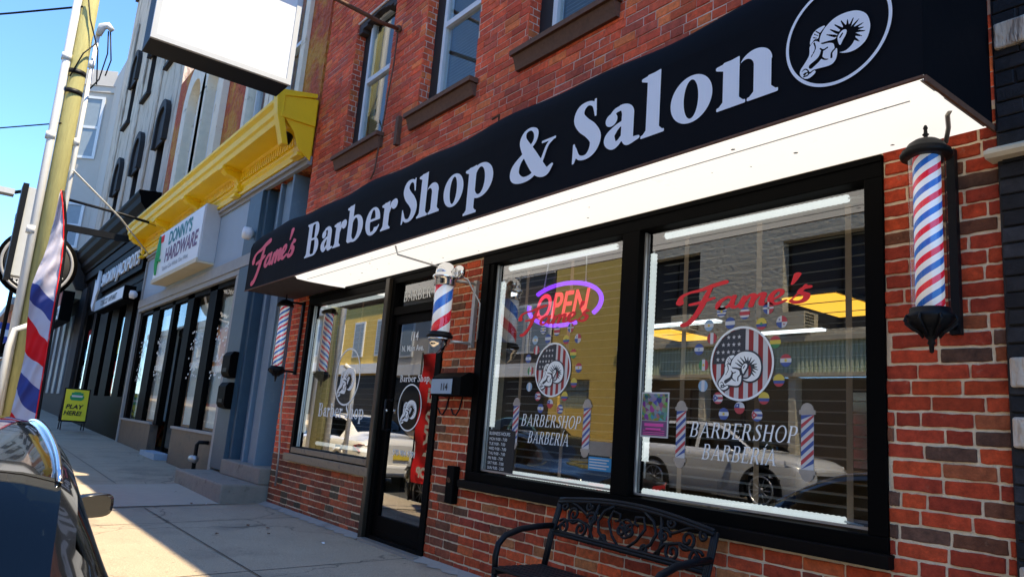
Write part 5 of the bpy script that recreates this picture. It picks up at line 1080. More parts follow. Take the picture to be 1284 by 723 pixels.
# awning of a far shop, dark
t_ = thing('far_awning', 'dark sloping awning on a far shop at the left edge', 'awning', (-48, -1, 3)); MB().prism([(0, 4.4), (-1.9, 3.0), (-1.9, 2.8), (0, 3.2)], 'x', -50, -43).build('fabric', 'black', t_)
t_ = thing('striped_awning', 'blue and white striped panel on a far house at the left edge', 'awning', (-58, -1.5, 5)); mb = MB()
for k in range(4): mb.cur = k % 2; mb.box(-60, -55, -2.4, -.1, 3.6 + k * .42, 4.02 + k * .42)
mb.build('fabric', ['signwhite', 'flag_blue'], t_)
# ------------------------------------------------------------------ dark painted brick building on the right
rb = thing('dark_painted_building', 'black painted brick building with pale blocks and a cream ledge at the right edge', 'building', (2, 0, 0))
mb = MB(); brick_rows(mb, BX1 + .012, .6, .0, 5.2, [], [(.012, .013, .016), (.018, .018, .02), (.03, .03, .034), (.01, .01, .012)], seed=11, y=-.03, joint=.009); mb.build('painted_brick', 'darkbrick', rb)
MB().box(BX1 + .005, 9, -.018, 9, -.3, 7.9).build('wall', 'dark', rb)
mb = MB()
for z in (.62, 1.415, 1.18, 2.87): mb.box(BX1 + .02, -.2, -.05, -.0, z, z + .12)
mb.build('stone_block', 'stucco', rb, bevel=.01)
mb = MB(); mb.prism([(-.0, 2.37), (-.08, 2.37), (-.095, 2.385), (-.095, 2.40), (-.04, 2.43), (0, 2.435)], 'x', BX1 - .02, 3); mb.build('cream_ledge', 'cream', rb)
mb = MB(); mb.prism([(-1.08, 1.60), (-1.04, 1.56), (-.95, 1.55), (-.85, 1.6), (-.9, 1.62), (-1.0, 1.61)], 'y', -.056, -.052); mb.prism([(-1.09, 1.37), (-.98, 1.41), (-.86, 1.42), (-.84, 1.37), (-.95, 1.35)], 'y', -.056, -.052); mb.build('mural_leaf', 'tealpaint', rb)
MB().box(3, 8.5, -.1, -.019, .5, 2.5).build('shop_window', 'windowblue', rb)

# ------------------------------------------------------------------ across the street (seen in the shop glass)
OY = -14.0
ob = thing('tan_stucco_building', 'rough tan stucco building across the street with dark windows and a fluted green band', 'building', (-10, -16, 0))
OW = [(-16.4, -14.2, 4.5, 6.9), (-11.4, -8.4, 4.3, 6.8), (-6.4, -3.8, 4.3, 6.8)]
mb = MB(); wall_core(mb, -17.4, -2.5, 4.15, 10.5, OW, OY - .4, OY); mb.box(-17.4, -17.0, OY - 8, OY - .4, 0, 10.5); mb.box(-2.9, -2.5, OY - 8, OY - .4, 0, 10.5); mb.build('upper_wall', 'stucco_lit', ob)
for x0, x1, z0, z1 in OW: o = MB().box(x0, x1, OY - .38, OY - .34, z0, z1).build('window', 'cabin', ob); mb = MB(); frame(x0, x1, z0, z1, .06, OY - .33, OY - .28, mb); mb.box((x0 + x1) / 2 - .03, (x0 + x1) / 2 + .03, OY - .33, OY - .28, z0, z1); mb.build('window_frame', 'iron', o)
mb = MB(); mb.box(-17.4, -2.5, OY - .1, OY + .14, 4.0, 4.15); mb.box(-17.4, -2.5, OY - .1, OY + .10, 3.1, 3.2); mb.build('ledge', 'cream', ob)
mb = MB(); x = -17.4
while x < -2.5: mb.box(x, x + .06, OY - .1, OY + .05, 3.2, 4.0); x += .12
mb.box(-17.4, -2.5, OY - .1, OY + .01, 3.2, 4.0); mb.build('fluted_band', 'fluted', ob)
MB().box(-17.4, -2.5, OY - .5, OY - .3, -.2, 3.1).build('shopfront', 'kick', ob); mb = MB()
for x in (-16.9, -14.1, -11.2, -8.4, -5.6, -2.9): mb.box(x, x + .2, OY - .3, OY, -.2, 3.1)
mb.build('shopfront_pier', 'stucco_lit', ob)
for i, (x, z) in enumerate(((-14.6, 4.5), (-10.9, 4.3))):
    t_ = thing('air_conditioner', ('left' if i == 0 else 'right') + ' of two cream window air conditioners on the building across the street', 'air conditioner', (x, OY + .2, z)); MB().box(x - .35, x + .35, OY - .3, OY + .35, z, z + .45).build('case', 'cream', t_)
    mb = MB()
    for k in range(5): mb.box(x + .351, x + .36, OY - .1, OY + .3, z + .05 + k * .08, z + .08 + k * .08)
    mb.build('vent_slats', 'iron', t_)
yb = thing('yellow_brick_building', 'yellow painted brick building with a glass block window across the street, reflected in the glass', 'building', (-20, -16, 0))
YW = [(-20.3, -18.7, 2.1, 3.1)]
mb = MB(); wall_core(mb, -20.8, -17.45, -.2, 9.2, YW, OY - .4, OY + .05); mb.box(-20.8, -20.5, OY - 8, OY - .4, 0, 9.2); mb.build('wall', 'yellowbrick', yb)
mb = MB()
for i in range(8):
    for j in range(5): mb.box(-20.3 + i * .2 + .01, -20.3 + i * .2 + .19, OY - .2, OY - .05, 2.1 + j * .2 + .01, 2.1 + j * .2 + .19)
mb.build('glass_block_window', 'gblock', yb); MB().box(-20.8, -17.45, OY + .05, OY + .25, 8.8, 9.3).build('cornice', 'greytrim', yb)
for x0, x1, z1, m_, lab in ((-24.8, -20.9, 9.8, 'kick', 'dark brown narrow building across the street left of the yellow one'), (-33, -24.9, 7.5, 'palesiding', 'pale sided house across the street beside the yellow building'), (-41, -33.1, 9, 'yellowbrick', 'tall yellow house across the street reflected in the square window'), (-52, -41.1, 7.5, 'surround', 'stained white house across the street far down the block'), (-66, -52.1, 10, 'rough_red', 'red block across the street far down the block'), (-90, -66.1, 8.5, 'beige', 'beige block across the street farthest down'), (-2.4, 8, 9.5, 'rough_red', 'red block across the street opposite the dark painted building')): house(x0, x1, OY - 8, OY, z1, m_, lab, 1, base=-.1 + gz(x0))

# ------------------------------------------------------------------ pole, wires, flag, board
up = thing('utility_pole', 'tall yellowish wooden utility pole with white conduits at the kerb', 'utility pole', (-14, -2.45, 0)); 
mb = MB(); mb.tube([(-14, -2.43, -.1), (-14, -2.49, 5), (-14, -2.58, 11.5)], [.145, .132, .115], 20); mb.build('wooden_pole', 'wood_pole', up)
for dy, r_, z1 in ((-.2, .062, 11), (.175, .035, 7.25)):
    mb = MB(); mb.tube([(-13.95, -2.43 + dy, 0), (-13.95, -2.49 + dy, 5), (-13.95, -2.43 + dy - .055 * z1 / 5, z1)], r_, 12)
    for z in (3.6, 5.2, 6.6): mb.tube([(-13.95, -2.48 + dy - .01 * z * .5, z), (-13.95, -2.48 + dy - .01 * z * .5, z + .12)], r_ + .012, 12)
    mb.build('conduit', 'pvc', up)
mb = MB(); mb.tube([(-13.9, -2.33, 7.2), (-13.88, -2.3, 7.36), (-13.85, -2.22, 7.4), (-13.83, -2.15, 7.33)], [.05, .07, .06, .045], 10); mb.build('weatherhead', 'pvc', up)
for k, pts in enumerate((((-13.85, -2.2, 7.3), (-13.84, -2.15, 6.9), (-13.84, -2.2, 6.4), (-13.84, -2.3, 6.2)), ((-13.84, -2.62, 7.9), (-13.83, -2.5, 7.4), (-13.84, -2.3, 6.9), (-13.84, -2.22, 6.3)), ((-13.85, -2.17, 7.3), (-13.84, -2.08, 6.8), (-13.84, -2.12, 6.5)), ((-13.84, -2.35, 7.0), (-13.8, -2.5, 6.75), (-13.82, -2.62, 6.3)))): mb = MB(); mb.tube(pts, .012, 6); mb.build('service_wire', 'iron', up)
for z in (6.05, 6.4): mb = MB(); mb.lathe([(.142, 0), (.148, .0), (.148, .08), (.142, .08)], (-14, -2.5 - .012 * z + .05, z), 20, 'z', False); mb.build('metal_band', 'iron', up)
mb = MB(); mb.tube([(-13.86, -2.3, 4.75), (-16, -1.2, 4.6), (-19.0, -.02, 4.5)], .016, 6); tag(mb.build('stay_rod', 'pvc'), 'thin white rod from the utility pole to the shop wall', 'rod')
def wire(pts, lab, r_=.012):
    P_ = []
    for a, b in zip(pts[:-1], pts[1:]):
        for k in range(12): t_ = k / 12; P_.append(tuple(a[i] + (b[i] - a[i]) * t_ - (.35 * 4 * t_ * (1 - t_) if i == 2 else 0) for i in range(3)))
    P_.append(pts[-1]); mb = MB(); mb.tube(P_, r_, 5); tag(mb.build('overhead_wire', 'iron'), lab, 'wire')
wire([(-13.9, -2.64, 7.6), (-30, -14, 9.5)], 'twisted overhead wire entering at the upper left corner', .018); wire([(-13.9, -2.6, 5.5), (-36, -14, 8.3)], 'thin overhead wire crossing the sky left of the pole')
# feather flag
t_ = thing('feather_flag', 'tall feather flag with red white and blue barber stripes at the kerb', 'flag', (-9, -2.6, -.09))
def flag_m():
    m, t, p = new_mat('barber_flag_print'); L = t.links.new; co = N(t, 'ShaderNodeTexCoord'); sx = N(t, 'ShaderNodeSeparateXYZ'); L(co.outputs['Object'], sx.inputs[0])
    # stripes bow upward towards the free edge
    y2 = N(t, 'ShaderNodeMath', operation='MULTIPLY'); y2.inputs[1].default_value = .95; L(sx.outputs[1], y2.inputs[0])
    z = N(t, 'ShaderNodeMath', operation='ADD'); L(sx.outputs[2], z.inputs[0]); L(y2.outputs[0], z.inputs[1])
    n = N(t, 'ShaderNodeTexNoise', Scale=2.2, Detail=1.); L(co.outputs['Object'], n.inputs['Vector'])
    zn = N(t, 'ShaderNodeMath', operation='MULTIPLY_ADD'); zn.inputs[1].default_value = .35; L(n.outputs[0], zn.inputs[0]); L(z.outputs[0], zn.inputs[2])
    k = N(t, 'ShaderNodeMath', operation='MULTIPLY_ADD'); k.inputs[1].default_value = 1 / .92; k.inputs[2].default_value = .22; L(zn.outputs[0], k.inputs[0]); f = N(t, 'ShaderNodeMath', operation='FRACT'); L(k.outputs[0], f.inputs[0])
    r = N(t, 'ShaderNodeValToRGB'); r.color_ramp.interpolation = 'CONSTANT'; e = r.color_ramp.elements; e[0].position = 0; e[0].color = (.8, .008, .015, 1); e[1].position = .27; e[1].color = (.60, .60, .72, 1); x = e.new(.5); x.color = (.05, .07, .30, 1); x = e.new(.72); x.color = (.60, .60, .72, 1)
    L(f.outputs[0], r.inputs[0])
    # plain white top with lilac folds
    g = N(t, 'ShaderNodeMath', operation='GREATER_THAN'); g.inputs[1].default_value = 2.15; L(z.outputs[0], g.inputs[0]); mx = N(t, 'ShaderNodeMix', data_type='RGBA'); L(g.outputs[0], mx.inputs[0]); L(r.outputs[0], mx.inputs[6]); mx.inputs[7].default_value = (.62, .60, .72, 1)
    L(mx.outputs[2], p.inputs['Base Color']); p.inputs['Roughness'].default_value = .7; p.inputs['Subsurface Weight'].default_value = 0
    tr = N(t, 'ShaderNodeBsdfTranslucent'); L(mx.outputs[2], tr.inputs[0]); ms = N(t, 'ShaderNodeMixShader'); ms.inputs[0].default_value = .35; L(p.outputs[0], ms.inputs[1]); L(tr.outputs[0], ms.inputs[2]); L(ms.outputs[0], t.nodes['Material Output'].inputs[0])
    return m
M['flagprint'] = flag_m()
mb = MB(); mb.sm = True; nz, ny = 60, 14; zt = 3.22
def fpole(z): return -2.55 - .03 * z - (.0 if z < 2.4 else .16 * (z - 2.4) ** 2)
for i in range(nz + 1):
    z = .55 + (zt - .55) * i / nz; wd = (.215 + .025 * math.sin(i * .19 + 1)) * min(1, ((zt - z) / 1.1) ** .6 if z > zt - 1.1 else 1) if z < zt else 0; yp = fpole(z)
    for k in range(ny + 1):
        u = k / ny; mb.v.append((-9 + .07 * math.sin(z * 5 + u * 4) * u + .045 * math.sin(z * 12 + u * 9) * u + .012 * math.sin(z * 31 + u * 6), yp - wd * u, z))
for i in range(nz):
    for k in range(ny): a = i * (ny + 1) + k; mb.f.append([a, a + 1, a + ny + 2, a + ny + 1]); mb.mi.append(0); mb.tint.append(None); mb.smooth.append(True)
mb.sm = False; fo = mb.build('flag_cloth', 'flagprint', t_)
mb = MB(); zs = np.linspace(-.0, zt, 24); mb.tube([(-9.0, fpole(z) + .012, z) for z in zs], .014, 8); mb.build('flag_pole', 'iron', t_)
mb = MB(); zs = np.linspace(.55, zt, 24); mb.tube([(-8.99, fpole(z) - .008, z) for z in zs], .007, 6); mb.build('red_hem', 'flag_red', t_)
mb = MB(); mb.tube([(-9.35, -2.55, -.07), (-8.65, -2.55, -.07)], .02); mb.tube([(-9, -2.7, -.07), (-9, -2.25, -.07)], .02); mb.build('cross_base', 'iron', t_)
# sandwich board
bx_, by0, by1, bz = -22.0, -.90, -.32, .29
t_ = thing('sandwich_board', 'yellow sidewalk board with green emblem and bold black words PLAY HERE', 'sign board', (bx_, -.6, bz))
mb = MB(); frame_pts = [(by0, bz + .22), (by1, bz + .22), (by1, bz + 1.02), (by0, bz + 1.02)]
def lean(z): return bx_ - .12 * (z - bz)
for s_, nm in ((1, 'front'), (-1, 'rear')):
    mb = MB(); X = lambda z: bx_ + s_ * (.22 - .17 * (z - bz))
    mb.add([(X(bz + .2), by0, bz + .2), (X(bz + .2), by1, bz + .2), (X(bz + 1.04), by1, bz + 1.04), (X(bz + 1.04), by0, bz + 1.04), (X(bz + .2) - s_ * .03, by0, bz + .2), (X(bz + .2) - s_ * .03, by1, bz + .2), (X(bz + 1.04) - s_ * .03, by1, bz + 1.04), (X(bz + 1.04) - s_ * .03, by0, bz + 1.04)], [(0, 1, 2, 3), (7, 6, 5, 4), (0, 4, 5, 1), (1, 5, 6, 2), (2, 6, 7, 3), (3, 7, 4, 0)])
    for yy in (by0 + .02, by1 - .05): mb.tube([(X(bz) , yy + .015, bz), (X(bz + .2), yy + .015, bz + .2)], .014, 6)
    mb.build('leg_frame', 'iron', t_)
    if s_ == 1:
        mb = MB(); e = .004; mb.add([(X(bz + .24) + e, by0 + .03, bz + .24), (X(bz + .24) + e, by1 - .03, bz + .24), (X(bz + 1.01) + e, by1 - .03, bz + 1.01), (X(bz + 1.01) + e, by0 + .03, bz + 1.01)], [(0, 1, 2, 3)]); mb.build('yellow_panel', 'signyellow', t_)
        mb = MB(); mb.prism([(-.76, bz + .78), (-.72, bz + .74), (-.5, bz + .74), (-.46, bz + .78), (-.45, bz + .84), (-.48, bz + .86), (-.48, bz + .93), (-.52, bz + .93), (-.55, bz + .95), (-.67, bz + .95), (-.70, bz + .93), (-.74, bz + .93), (-.74, bz + .86), (-.77, bz + .84)], 'x', X(bz + .74) + .01, X(bz + .74) + .014); mb.build('green_emblem', 'green', t_)
        MB().box(X(bz + .74) + .016, X(bz + .74) + .02, -.73, -.49, bz + .82, bz + .87).build('emblem_band', 'signwhite', t_)
        text_mesh('board_text', 'PLAY', .15, 'blacktext', t_, (X(bz + .5) + .012, -.83, bz + .53), '+x', sx=1.08, shear=.2, bold=.004); text_mesh('board_text', 'HERE!', .15, 'blacktext', t_, (X(bz + .3) + .012, -.86, bz + .37), '+x', sx=1.0, shear=.2, bold=.004)
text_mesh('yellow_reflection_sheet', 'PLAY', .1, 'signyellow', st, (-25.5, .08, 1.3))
# J-shaped white pipe by the kerb
tag(MB().tube([(-13.2, -2.7, .2), (-13.2, -2.72, 1.75), (-13.2, -2.68, 2.0), (-13.2, -2.5, 2.1)], .045, 10).build('vent_pipe', 'pvc'), 'white conduit bend at the foot of the utility pole', 'pipe')
# street lamp head far left
t_ = thing('street_lamp', 'grey street lamp head on a thin arm at the far left against the sky', 'street lamp', (-24, -3, .3)); MB().box(-24.2, -23.8, -3.45, -2.75, 6.35, 6.5).build('lamp_head', 'signside', t_); MB().tube([(-24, -2.75, 6.45), (-24, -2.4, 6.6), (-24, -2.35, 6.4), (-24, -2.35, .3)], .05).build('lamp_post', 'iron', t_)

# ------------------------------------------------------------------ bench
bn = thing('garden_bench', 'black cast iron garden bench with scrolled back against the brick under the double window', 'bench', (-3.1, -.4, 0))
bx0, bx1 = -3.70, -2.50; yt, yb_ = -.13, -.22
def BP(u, v, o=0):    # point on the back plane: u across, v up
    return (bx0 + u * (bx1 - bx0), yb_ + (yt - yb_) * (v - .38) / .35 + o, v - .02 * u)
mb = MB()
for x in (bx0, bx1):
    zz = 0 if x == bx0 else -.02
    for dx in (-.012, 0, .012): mb.tube([(x + dx, yb_ - .02, .29), (x + dx, yb_ + .02, .47 + zz), (x + dx, yt - .02, .62 + zz), (x + dx, yt, .69 + zz)], .012, 6)
for dv in (-.008, .008): mb.tube([BP(u, .50 + dv) for u in np.linspace(0, 1, 8)], .012, 6); mb.tube([BP(u, .688 + dv + .05 * math.sin(math.pi * u)) for u in np.linspace(0, 1, 20)], .012, 8)
mb.build('back_frame', 'iron', bn)
mb = MB()
def spiral(cu, cv, r0, turns, a0, sgn, r1=.008):
    n = int(18 * turns); return [BP(cu + sgn * (r0 + (r1 - r0) * k / n) * math.cos(a0 + 2 * math.pi * turns * k / n) / (bx1 - bx0), cv + (r0 + (r1 - r0) * k / n) * math.sin(a0 + 2 * math.pi * turns * k / n)) for k in range(n + 1)]
for sg, c in ((1, .5), (-1, .5)):
    F = lambda u: .5 + sg * u
    mb.tube([BP(F(0), .49), BP(F(.10), .51), BP(F(.17), .56), BP(F(.19), .62), BP(F(.16), .68), BP(F(.10), .72)], .010, 6)
    mb.tube([BP(F(0), .485), BP(F(.08), .56), BP(F(.12), .63), BP(F(.10), .69), BP(F(.05), .68), BP(F(.05), .645), BP(F(.075), .64)], .009, 6)
    for cu, cv, r0, tn, a0 in ((.235, .62, .045, 1.3, 0), (.30, .55, .05, 1.4, 2.2), (.37, .625, .055, 1.5, 3.6), (.43, .54, .05, 1.4, .6), (.03, .60, .04, 1.3, 1.2), (.13, .53, .03, 1.2, 4), (.27, .69, .03, 1.2, 2.8), (.45, .66, .03, 1.2, 1.0)): mb.tube(spiral(F(cu), cv, r0, tn, a0, sg), .0095, 6)
    mb.tube([BP(F(.19), .50), BP(F(.25), .58), BP(F(.33), .60), BP(F(.42), .58), BP(F(.48), .52)], .010, 6); mb.tube([BP(F(.20), .66), BP(F(.28), .64), BP(F(.36), .68), BP(F(.44), .70)], .009, 6); mb.tube([BP(F(.22), .48), BP(F(.23), .60), BP(F(.20), .72)], .010, 6)
mb.tube(spiral(.5, .61, .05, 1, 0, 1, .05), .007, 6); mb.tube(spiral(.5, .61, .02, 1, 0, 1, .02), .008, 6); mb.build('scroll_panel', 'iron', bn)
for x in (bx0 - .01, bx1 + .01):
    mb = MB(); mb.tube([(x, yt - .05, .535), (x, -.30, .53), (x, -.44, .515), (x, -.55, .48), (x, -.60, .43), (x, -.615, .36), (x, -.61, .28)], .019, 10); mb.build('armrest', 'iron', bn)
    mb = MB(); mb.tube([(x, -.61, .28), (x, -.62, .15), (x, -.65, .0)], .018, 8); mb.build('leg', 'iron', bn); mb = MB(); mb.tube([(x, yb_ - .02, .29), (x, -.18, .15), (x, -.14, .0)], .018, 8); mb.build('leg', 'iron', bn)
mb = MB()
for k in range(8): y = -.63 + k * .05; mb.box(bx0 - .02, bx1 + .02, y, y + .038, .29, .305)
mb.box(bx0 - .02, bx0 + .02, -.63, -.24, .265, .29); mb.box(bx1 - .02, bx1 + .02, -.63, -.24, .265, .29); mb.build('slatted_seat', 'iron', bn, bevel=.004)

# ------------------------------------------------------------------ cars
def cr(keys, x):
    """smooth interpolation of keyed tuples (x, a, b, ...)"""
    for i in range(len(keys) - 1):
        if x <= keys[i + 1][0] or i == len(keys) - 2:
            a, b = keys[i], keys[i + 1]; t_ = max(0, min(1, (x - a[0]) / (b[0] - a[0]))); p = keys[max(0, i - 1)]; q = keys[min(len(keys) - 1, i + 2)]; out = []
            for k in range(1, len(a)):
                m0 = (b[k] - p[k]) / (b[0] - p[0] + 1e-9) * (b[0] - a[0]); m1 = (q[k] - a[k]) / (q[0] - a[0] + 1e-9) * (b[0] - a[0]); t2, t3 = t_ * t_, t_ ** 3
                out.append((2 * t3 - 3 * t2 + 1) * a[k] + (t3 - 2 * t2 + t_) * m0 + (-2 * t3 + 3 * t2) * b[k] + (t3 - t2) * m1)
            return out
def make_car(name, label, cat, loc, rz, paint, kind='sedan'):
    """length along local x (front at +x), ground at z=0"""
    car = thing(name, label, cat, loc, None, rz)
    H = 1.42 if kind == 'sedan' else (1.66 if kind == 'suv' else 1.34); Lh = 2.32 if kind != 'suv' else 2.28; wd = .91 if kind != 'suv' else .93
    b = .62 if kind != 'suv' else .76      # belt height base
    # keys: x, half width, shoulder z, roof/top z, roof half width
    if kind == 'suv': K_ = [(-2.28, .80, .98, .99, .62), (-2.2, .88, 1.03, 1.12, .60), (-2.0, .91, 1.06, 1.45, .60), (-1.7, .93, 1.06, 1.60, .62), (-.9, .93, 1.05, 1.66, .64), (-.1, .93, 1.03, 1.65, .64), (.35, .93, 1.02, 1.56, .63), (1.05, .93, 1.02, 1.14, .68), (1.3, .93, 1.01, 1.10, .68), (1.9, .91, .95, 1.05, .66), (2.16, .86, .84, .97, .62), (2.28, .76, .66, .80, .56)]
    elif kind == 'sedan': K_ = [(-2.32, .74, .80, .88, .56), (-2.22, .84, .90, .99, .60), (-1.9, .88, .93, 1.03, .62), (-1.55, .90, .93, 1.08, .62), (-.95, .91, .93, 1.36, .58), (-.4, .91, .92, 1.43, .58), (.2, .91, .91, 1.40, .58), (.55, .91, .90, 1.26, .60), (1.05, .90, .89, .98, .64), (1.3, .90, .87, .93, .64), (1.9, .86, .76, .86, .58), (2.2, .76, .64, .74, .48), (2.32, .62, .52, .60, .42)]
    else: K_ = [(-2.32, .74, .78, .84, .56), (-2.22, .84, .87, .93, .60), (-1.9, .87, .88, .91, .62), (-1.6, .885, .885, .99, .62), (-1.15, .895, .888, 1.20, .66), (-.85, .90, .886, 1.275, .67), (-.35, .905, .88, 1.325, .67), (.15, .905, .875, 1.30, .67), (.55, .905, .87, 1.16, .66), (1.05, .90, .86, .92, .64), (1.3, .90, .84, .88, .64), (1.9, .86, .74, .82, .58), (2.2, .76, .62, .70, .48), (2.32, .62, .50, .56, .42)]
    cab = {'sedan': (-1.5, .98), 'suv': (-2.1, 1.05), 'coupe': (-1.75, .98)}[kind]; roof = {'sedan': (-.85, .22), 'suv': (-1.95, .28), 'coupe': (-1.12, .18)}[kind]
    nx = 96; sec = []
    wr_, wx = .335 if kind != 'suv' else .37, (1.38, -1.34)
    for i in range(nx + 1):
        x = -Lh + 2 * Lh * i / nx; hw, zs_, zt_, rw = cr(K_, x); zb = .20 + .10 * max(0, (abs(x) - 1.9) / .4)
        incab = cab[0] < x < cab[1]; pts = [(hw - .06, zb), (hw - .005, zb + .16), (hw, (zb + zs_) / 2 + .03), (hw - .012, zs_ - .12), (hw - .035, zs_ - .02), (hw - .065, zs_)]
        pts += [(hw - .09 + (rw - hw + .09) * t_ , zs_ + (zt_ - zs_ - .035) * (t_ ** .9)) for t_ in (.08, .36, .64, .90)] + [(rw - .03, zt_ - .022), (rw - .12, zt_ - .006), (rw * .5, zt_ + .008), (0, zt_ + .012)]
        sec.append((x, pts))
    npt = len(sec[0][1]); parts = {'body': MB(), 'side': MB(), 'wind': MB(), 'rear': MB(), 'pil': MB()}
    for m_ in parts.values(): m_.sm = True
    def put(mb, i, k, s_):
        q = [(sec[i][0], s_ * sec[i][1][k][0], sec[i][1][k][1]), (sec[i + 1][0], s_ * sec[i + 1][1][k][0], sec[i + 1][1][k][1]), (sec[i + 1][0], s_ * sec[i + 1][1][k + 1][0], sec[i + 1][1][k + 1][1]), (sec[i][0], s_ * sec[i][1][k + 1][0], sec[i][1][k + 1][1])]
        mb.add(q, [(0, 1, 2, 3) if s_ < 0 else (3, 2, 1, 0)])
    for i in range(nx):
        x = (sec[i][0] + sec[i + 1][0]) / 2
        for k in range(npt - 1):
            zc = (sec[i][1][k][1] + sec[i][1][k + 1][1]) / 2
            if k < 4 and any((x - a) ** 2 + (zc - wr_) ** 2 < (wr_ + .05) ** 2 for a in wx): continue
            tgt = 'body'
            if cab[0] < x < cab[1]:
                hgt = sec[i][1][-1][1] - sec[i][1][5][1]
                if 6 <= k <= 8 and hgt > .22 and not (-.28 < x < -.18) and cab[0] + .35 < x: tgt = 'side'
                if k >= 10:
                    if x > roof[1]: tgt = 'wind'
                    elif x < roof[0] and kind != 'suv': tgt = 'rear'
            for s_ in (-1, 1): put(parts[tgt], i, k, s_)
    # ends
    for i in (0, nx):
        x, P_ = sec[i]; ring = [(x, -y, z) for y, z in P_] + [(x, y, z) for y, z in P_[::-1][1:]]; parts['body'].sm = False; parts['body'].add(ring, [list(range(len(ring)))]); parts['body'].sm = True
    def weld(o):
        import bmesh
        bm = bmesh.new(); bm.from_mesh(o.data); bmesh.ops.remove_doubles(bm, verts=bm.verts, dist=.0008); bm.to_mesh(o.data); bm.free(); return o
    weld(parts['body'].build('body', paint, car, local=True))
    weld(parts['side'].build('side_window', 'carglass', car, local=True)); weld(parts['wind'].build('windscreen', 'carglass', car, local=True))
    if parts['rear'].v: weld(parts['rear'].build('rear_window', 'carglass', car, local=True))
    mb = MB(); mb.box(-1.9, 1.1, -.78, .78, .25, .62); mb.box(-1.75, -.9, -.6, .6, .62, .88 if kind != 'coupe' else .84); mb.box(.75, 1.15, -.75, .75, .6, .86); mb.build('cabin_floor', 'cabin', car, local=True)
    for sx_ in (-.8, .1):
        for sy in (-.38, .38): mb = MB(); mb.prism([(sx_ - .1, .6), (sx_ + .1, .6), (sx_ + .0, 1.10), (sx_ - .12, 1.12)], 'y', sy - .22, sy + .22); mb.box(sx_ - .12, sx_ - .02, sy - .11, sy + .11, 1.12, 1.25 if kind != 'coupe' else 1.18); mb.build('seat', 'cabin', car, local=True, bevel=.03)
    if kind == 'coupe':
        mb = MB()
        for k in range(14):     # heater lines on the rear glass
            x = -1.28 + k * .035; hw, zs_, zt_, rw = cr(K_, x); mb.box(x, x + .003, -.44, .44, zt_ + .0125, zt_ + .0135)
        mb.build('heater_lines', 'rust', car, local=True)
    for sy in (-1, 1):
        mb = MB(); pts = []
        for x in np.linspace(roof[0] - .02 if kind == 'coupe' else cab[0] + .3, cab[1] - .05, 30): hw, zs_, zt_, rw = cr(K_, x); pts.append((x, sy * (rw - .035), zt_ - .016))
        mb.tube(pts, .009, 6); mb.build('roof_trim', 'chrome' if kind == 'coupe' else 'iron', car, local=True)
        mx_ = .78; hw, zs_, zt_, rw = cr(K_, mx_); yy = sy * (hw + .12); zs_ -= .05
        mb = MB(); mb.sm = True; mb.tube([(mx_ - .02, sy * (hw - .06), zs_ + .03), (mx_, sy * (hw + .0), zs_ + .05)], .03, 8); ms = MB()
        v = [(mx_ + .12, yy - sy * .06, zs_ + .04), (mx_ + .12, yy + sy * .04, zs_ + .05), (mx_ + .12, yy + sy * .04, zs_ + .11), (mx_ + .12, yy - sy * .06, zs_ + .12), (mx_ - .05, yy - sy * .09, zs_ + .03), (mx_ - .05, yy + sy * .07, zs_ + .02), (mx_ - .05, yy + sy * .10, zs_ + .14), (mx_ - .05, yy - sy * .09, zs_ + .15)]
        cz_ = zs_ + .085; prf = [(-.045, 1.0), (-.03, 1.03), (.0, 1.0), (.05, .88), (.09, .62), (.11, .25)]; nn = 20; vs = []
        def se(k, f): a_ = 2 * math.pi * k / nn; c_, s_ = math.cos(a_), math.sin(a_); return (abs(c_) ** .55) * math.copysign(1, c_) * .088 * f, (abs(s_) ** .6) * math.copysign(1, s_) * .056 * f
        for px_, f in prf: vs += [(mx_ + px_, yy + se(k, f)[0], cz_ + se(k, f)[1] + se(k, f)[0] * sy * .08) for k in range(nn)]
        mb.sm = True; mb.add(vs, [(i * nn + k, i * nn + (k + 1) % nn, (i + 1) * nn + (k + 1) % nn, (i + 1) * nn + k) for i in range(len(prf) - 1) for k in range(nn)] + [list(range(nn))[::-1], list(range((len(prf) - 1) * nn, len(prf) * nn))]); mb.sm = False
        o = mb.build('wing_mirror', paint, car, local=True)
        m2 = MB(); m2.add([(mx_ - .0475, yy + se(k, .86)[0], cz_ + se(k, .86)[1] + se(k, .86)[0] * sy * .08) for k in range(nn)], [list(range(nn))]); m2.build('mirror_glass', 'mirror_dark', o, local=True)
        for a in wx:
            w_ = MB(); w_.lathe([(wr_ - .11, -.1), (wr_ - .03, -.11), (wr_, -.07), (wr_, .07), (wr_ - .03, .11), (wr_ - .11, .1)], (a, sy * (wd - .14), wr_), 32, 'y'); o = w_.build('wheel', 'rubber', car, local=True)
            w_ = MB(); ys = sy * (wd - .045)
            for k in range(10): t_ = 2 * math.pi * k / 10; c, s_ = math.cos(t_), math.sin(t_); w_.tube([(a + c * .03, ys, wr_ + s_ * .03), (a + c * (wr_ - .11), ys - sy * .01, wr_ + s_ * (wr_ - .11))], .017, 6)
            w_.lathe([(wr_ - .125, -.03), (wr_ - .095, -.035), (wr_ - .095, .03), (wr_ - .125, .03), (wr_ - .125, -.03)], (a, ys, wr_), 28, 'y', False); w_.lathe([(0, -.02), (.05, -.02), (.05, .02), (0, .02)], (a, ys, wr_), 16, 'y'); w_.build('rim', 'alloy', o, local=True)
            w_ = MB(); av = []; na = 28; hwa = cr(K_, a)[0]
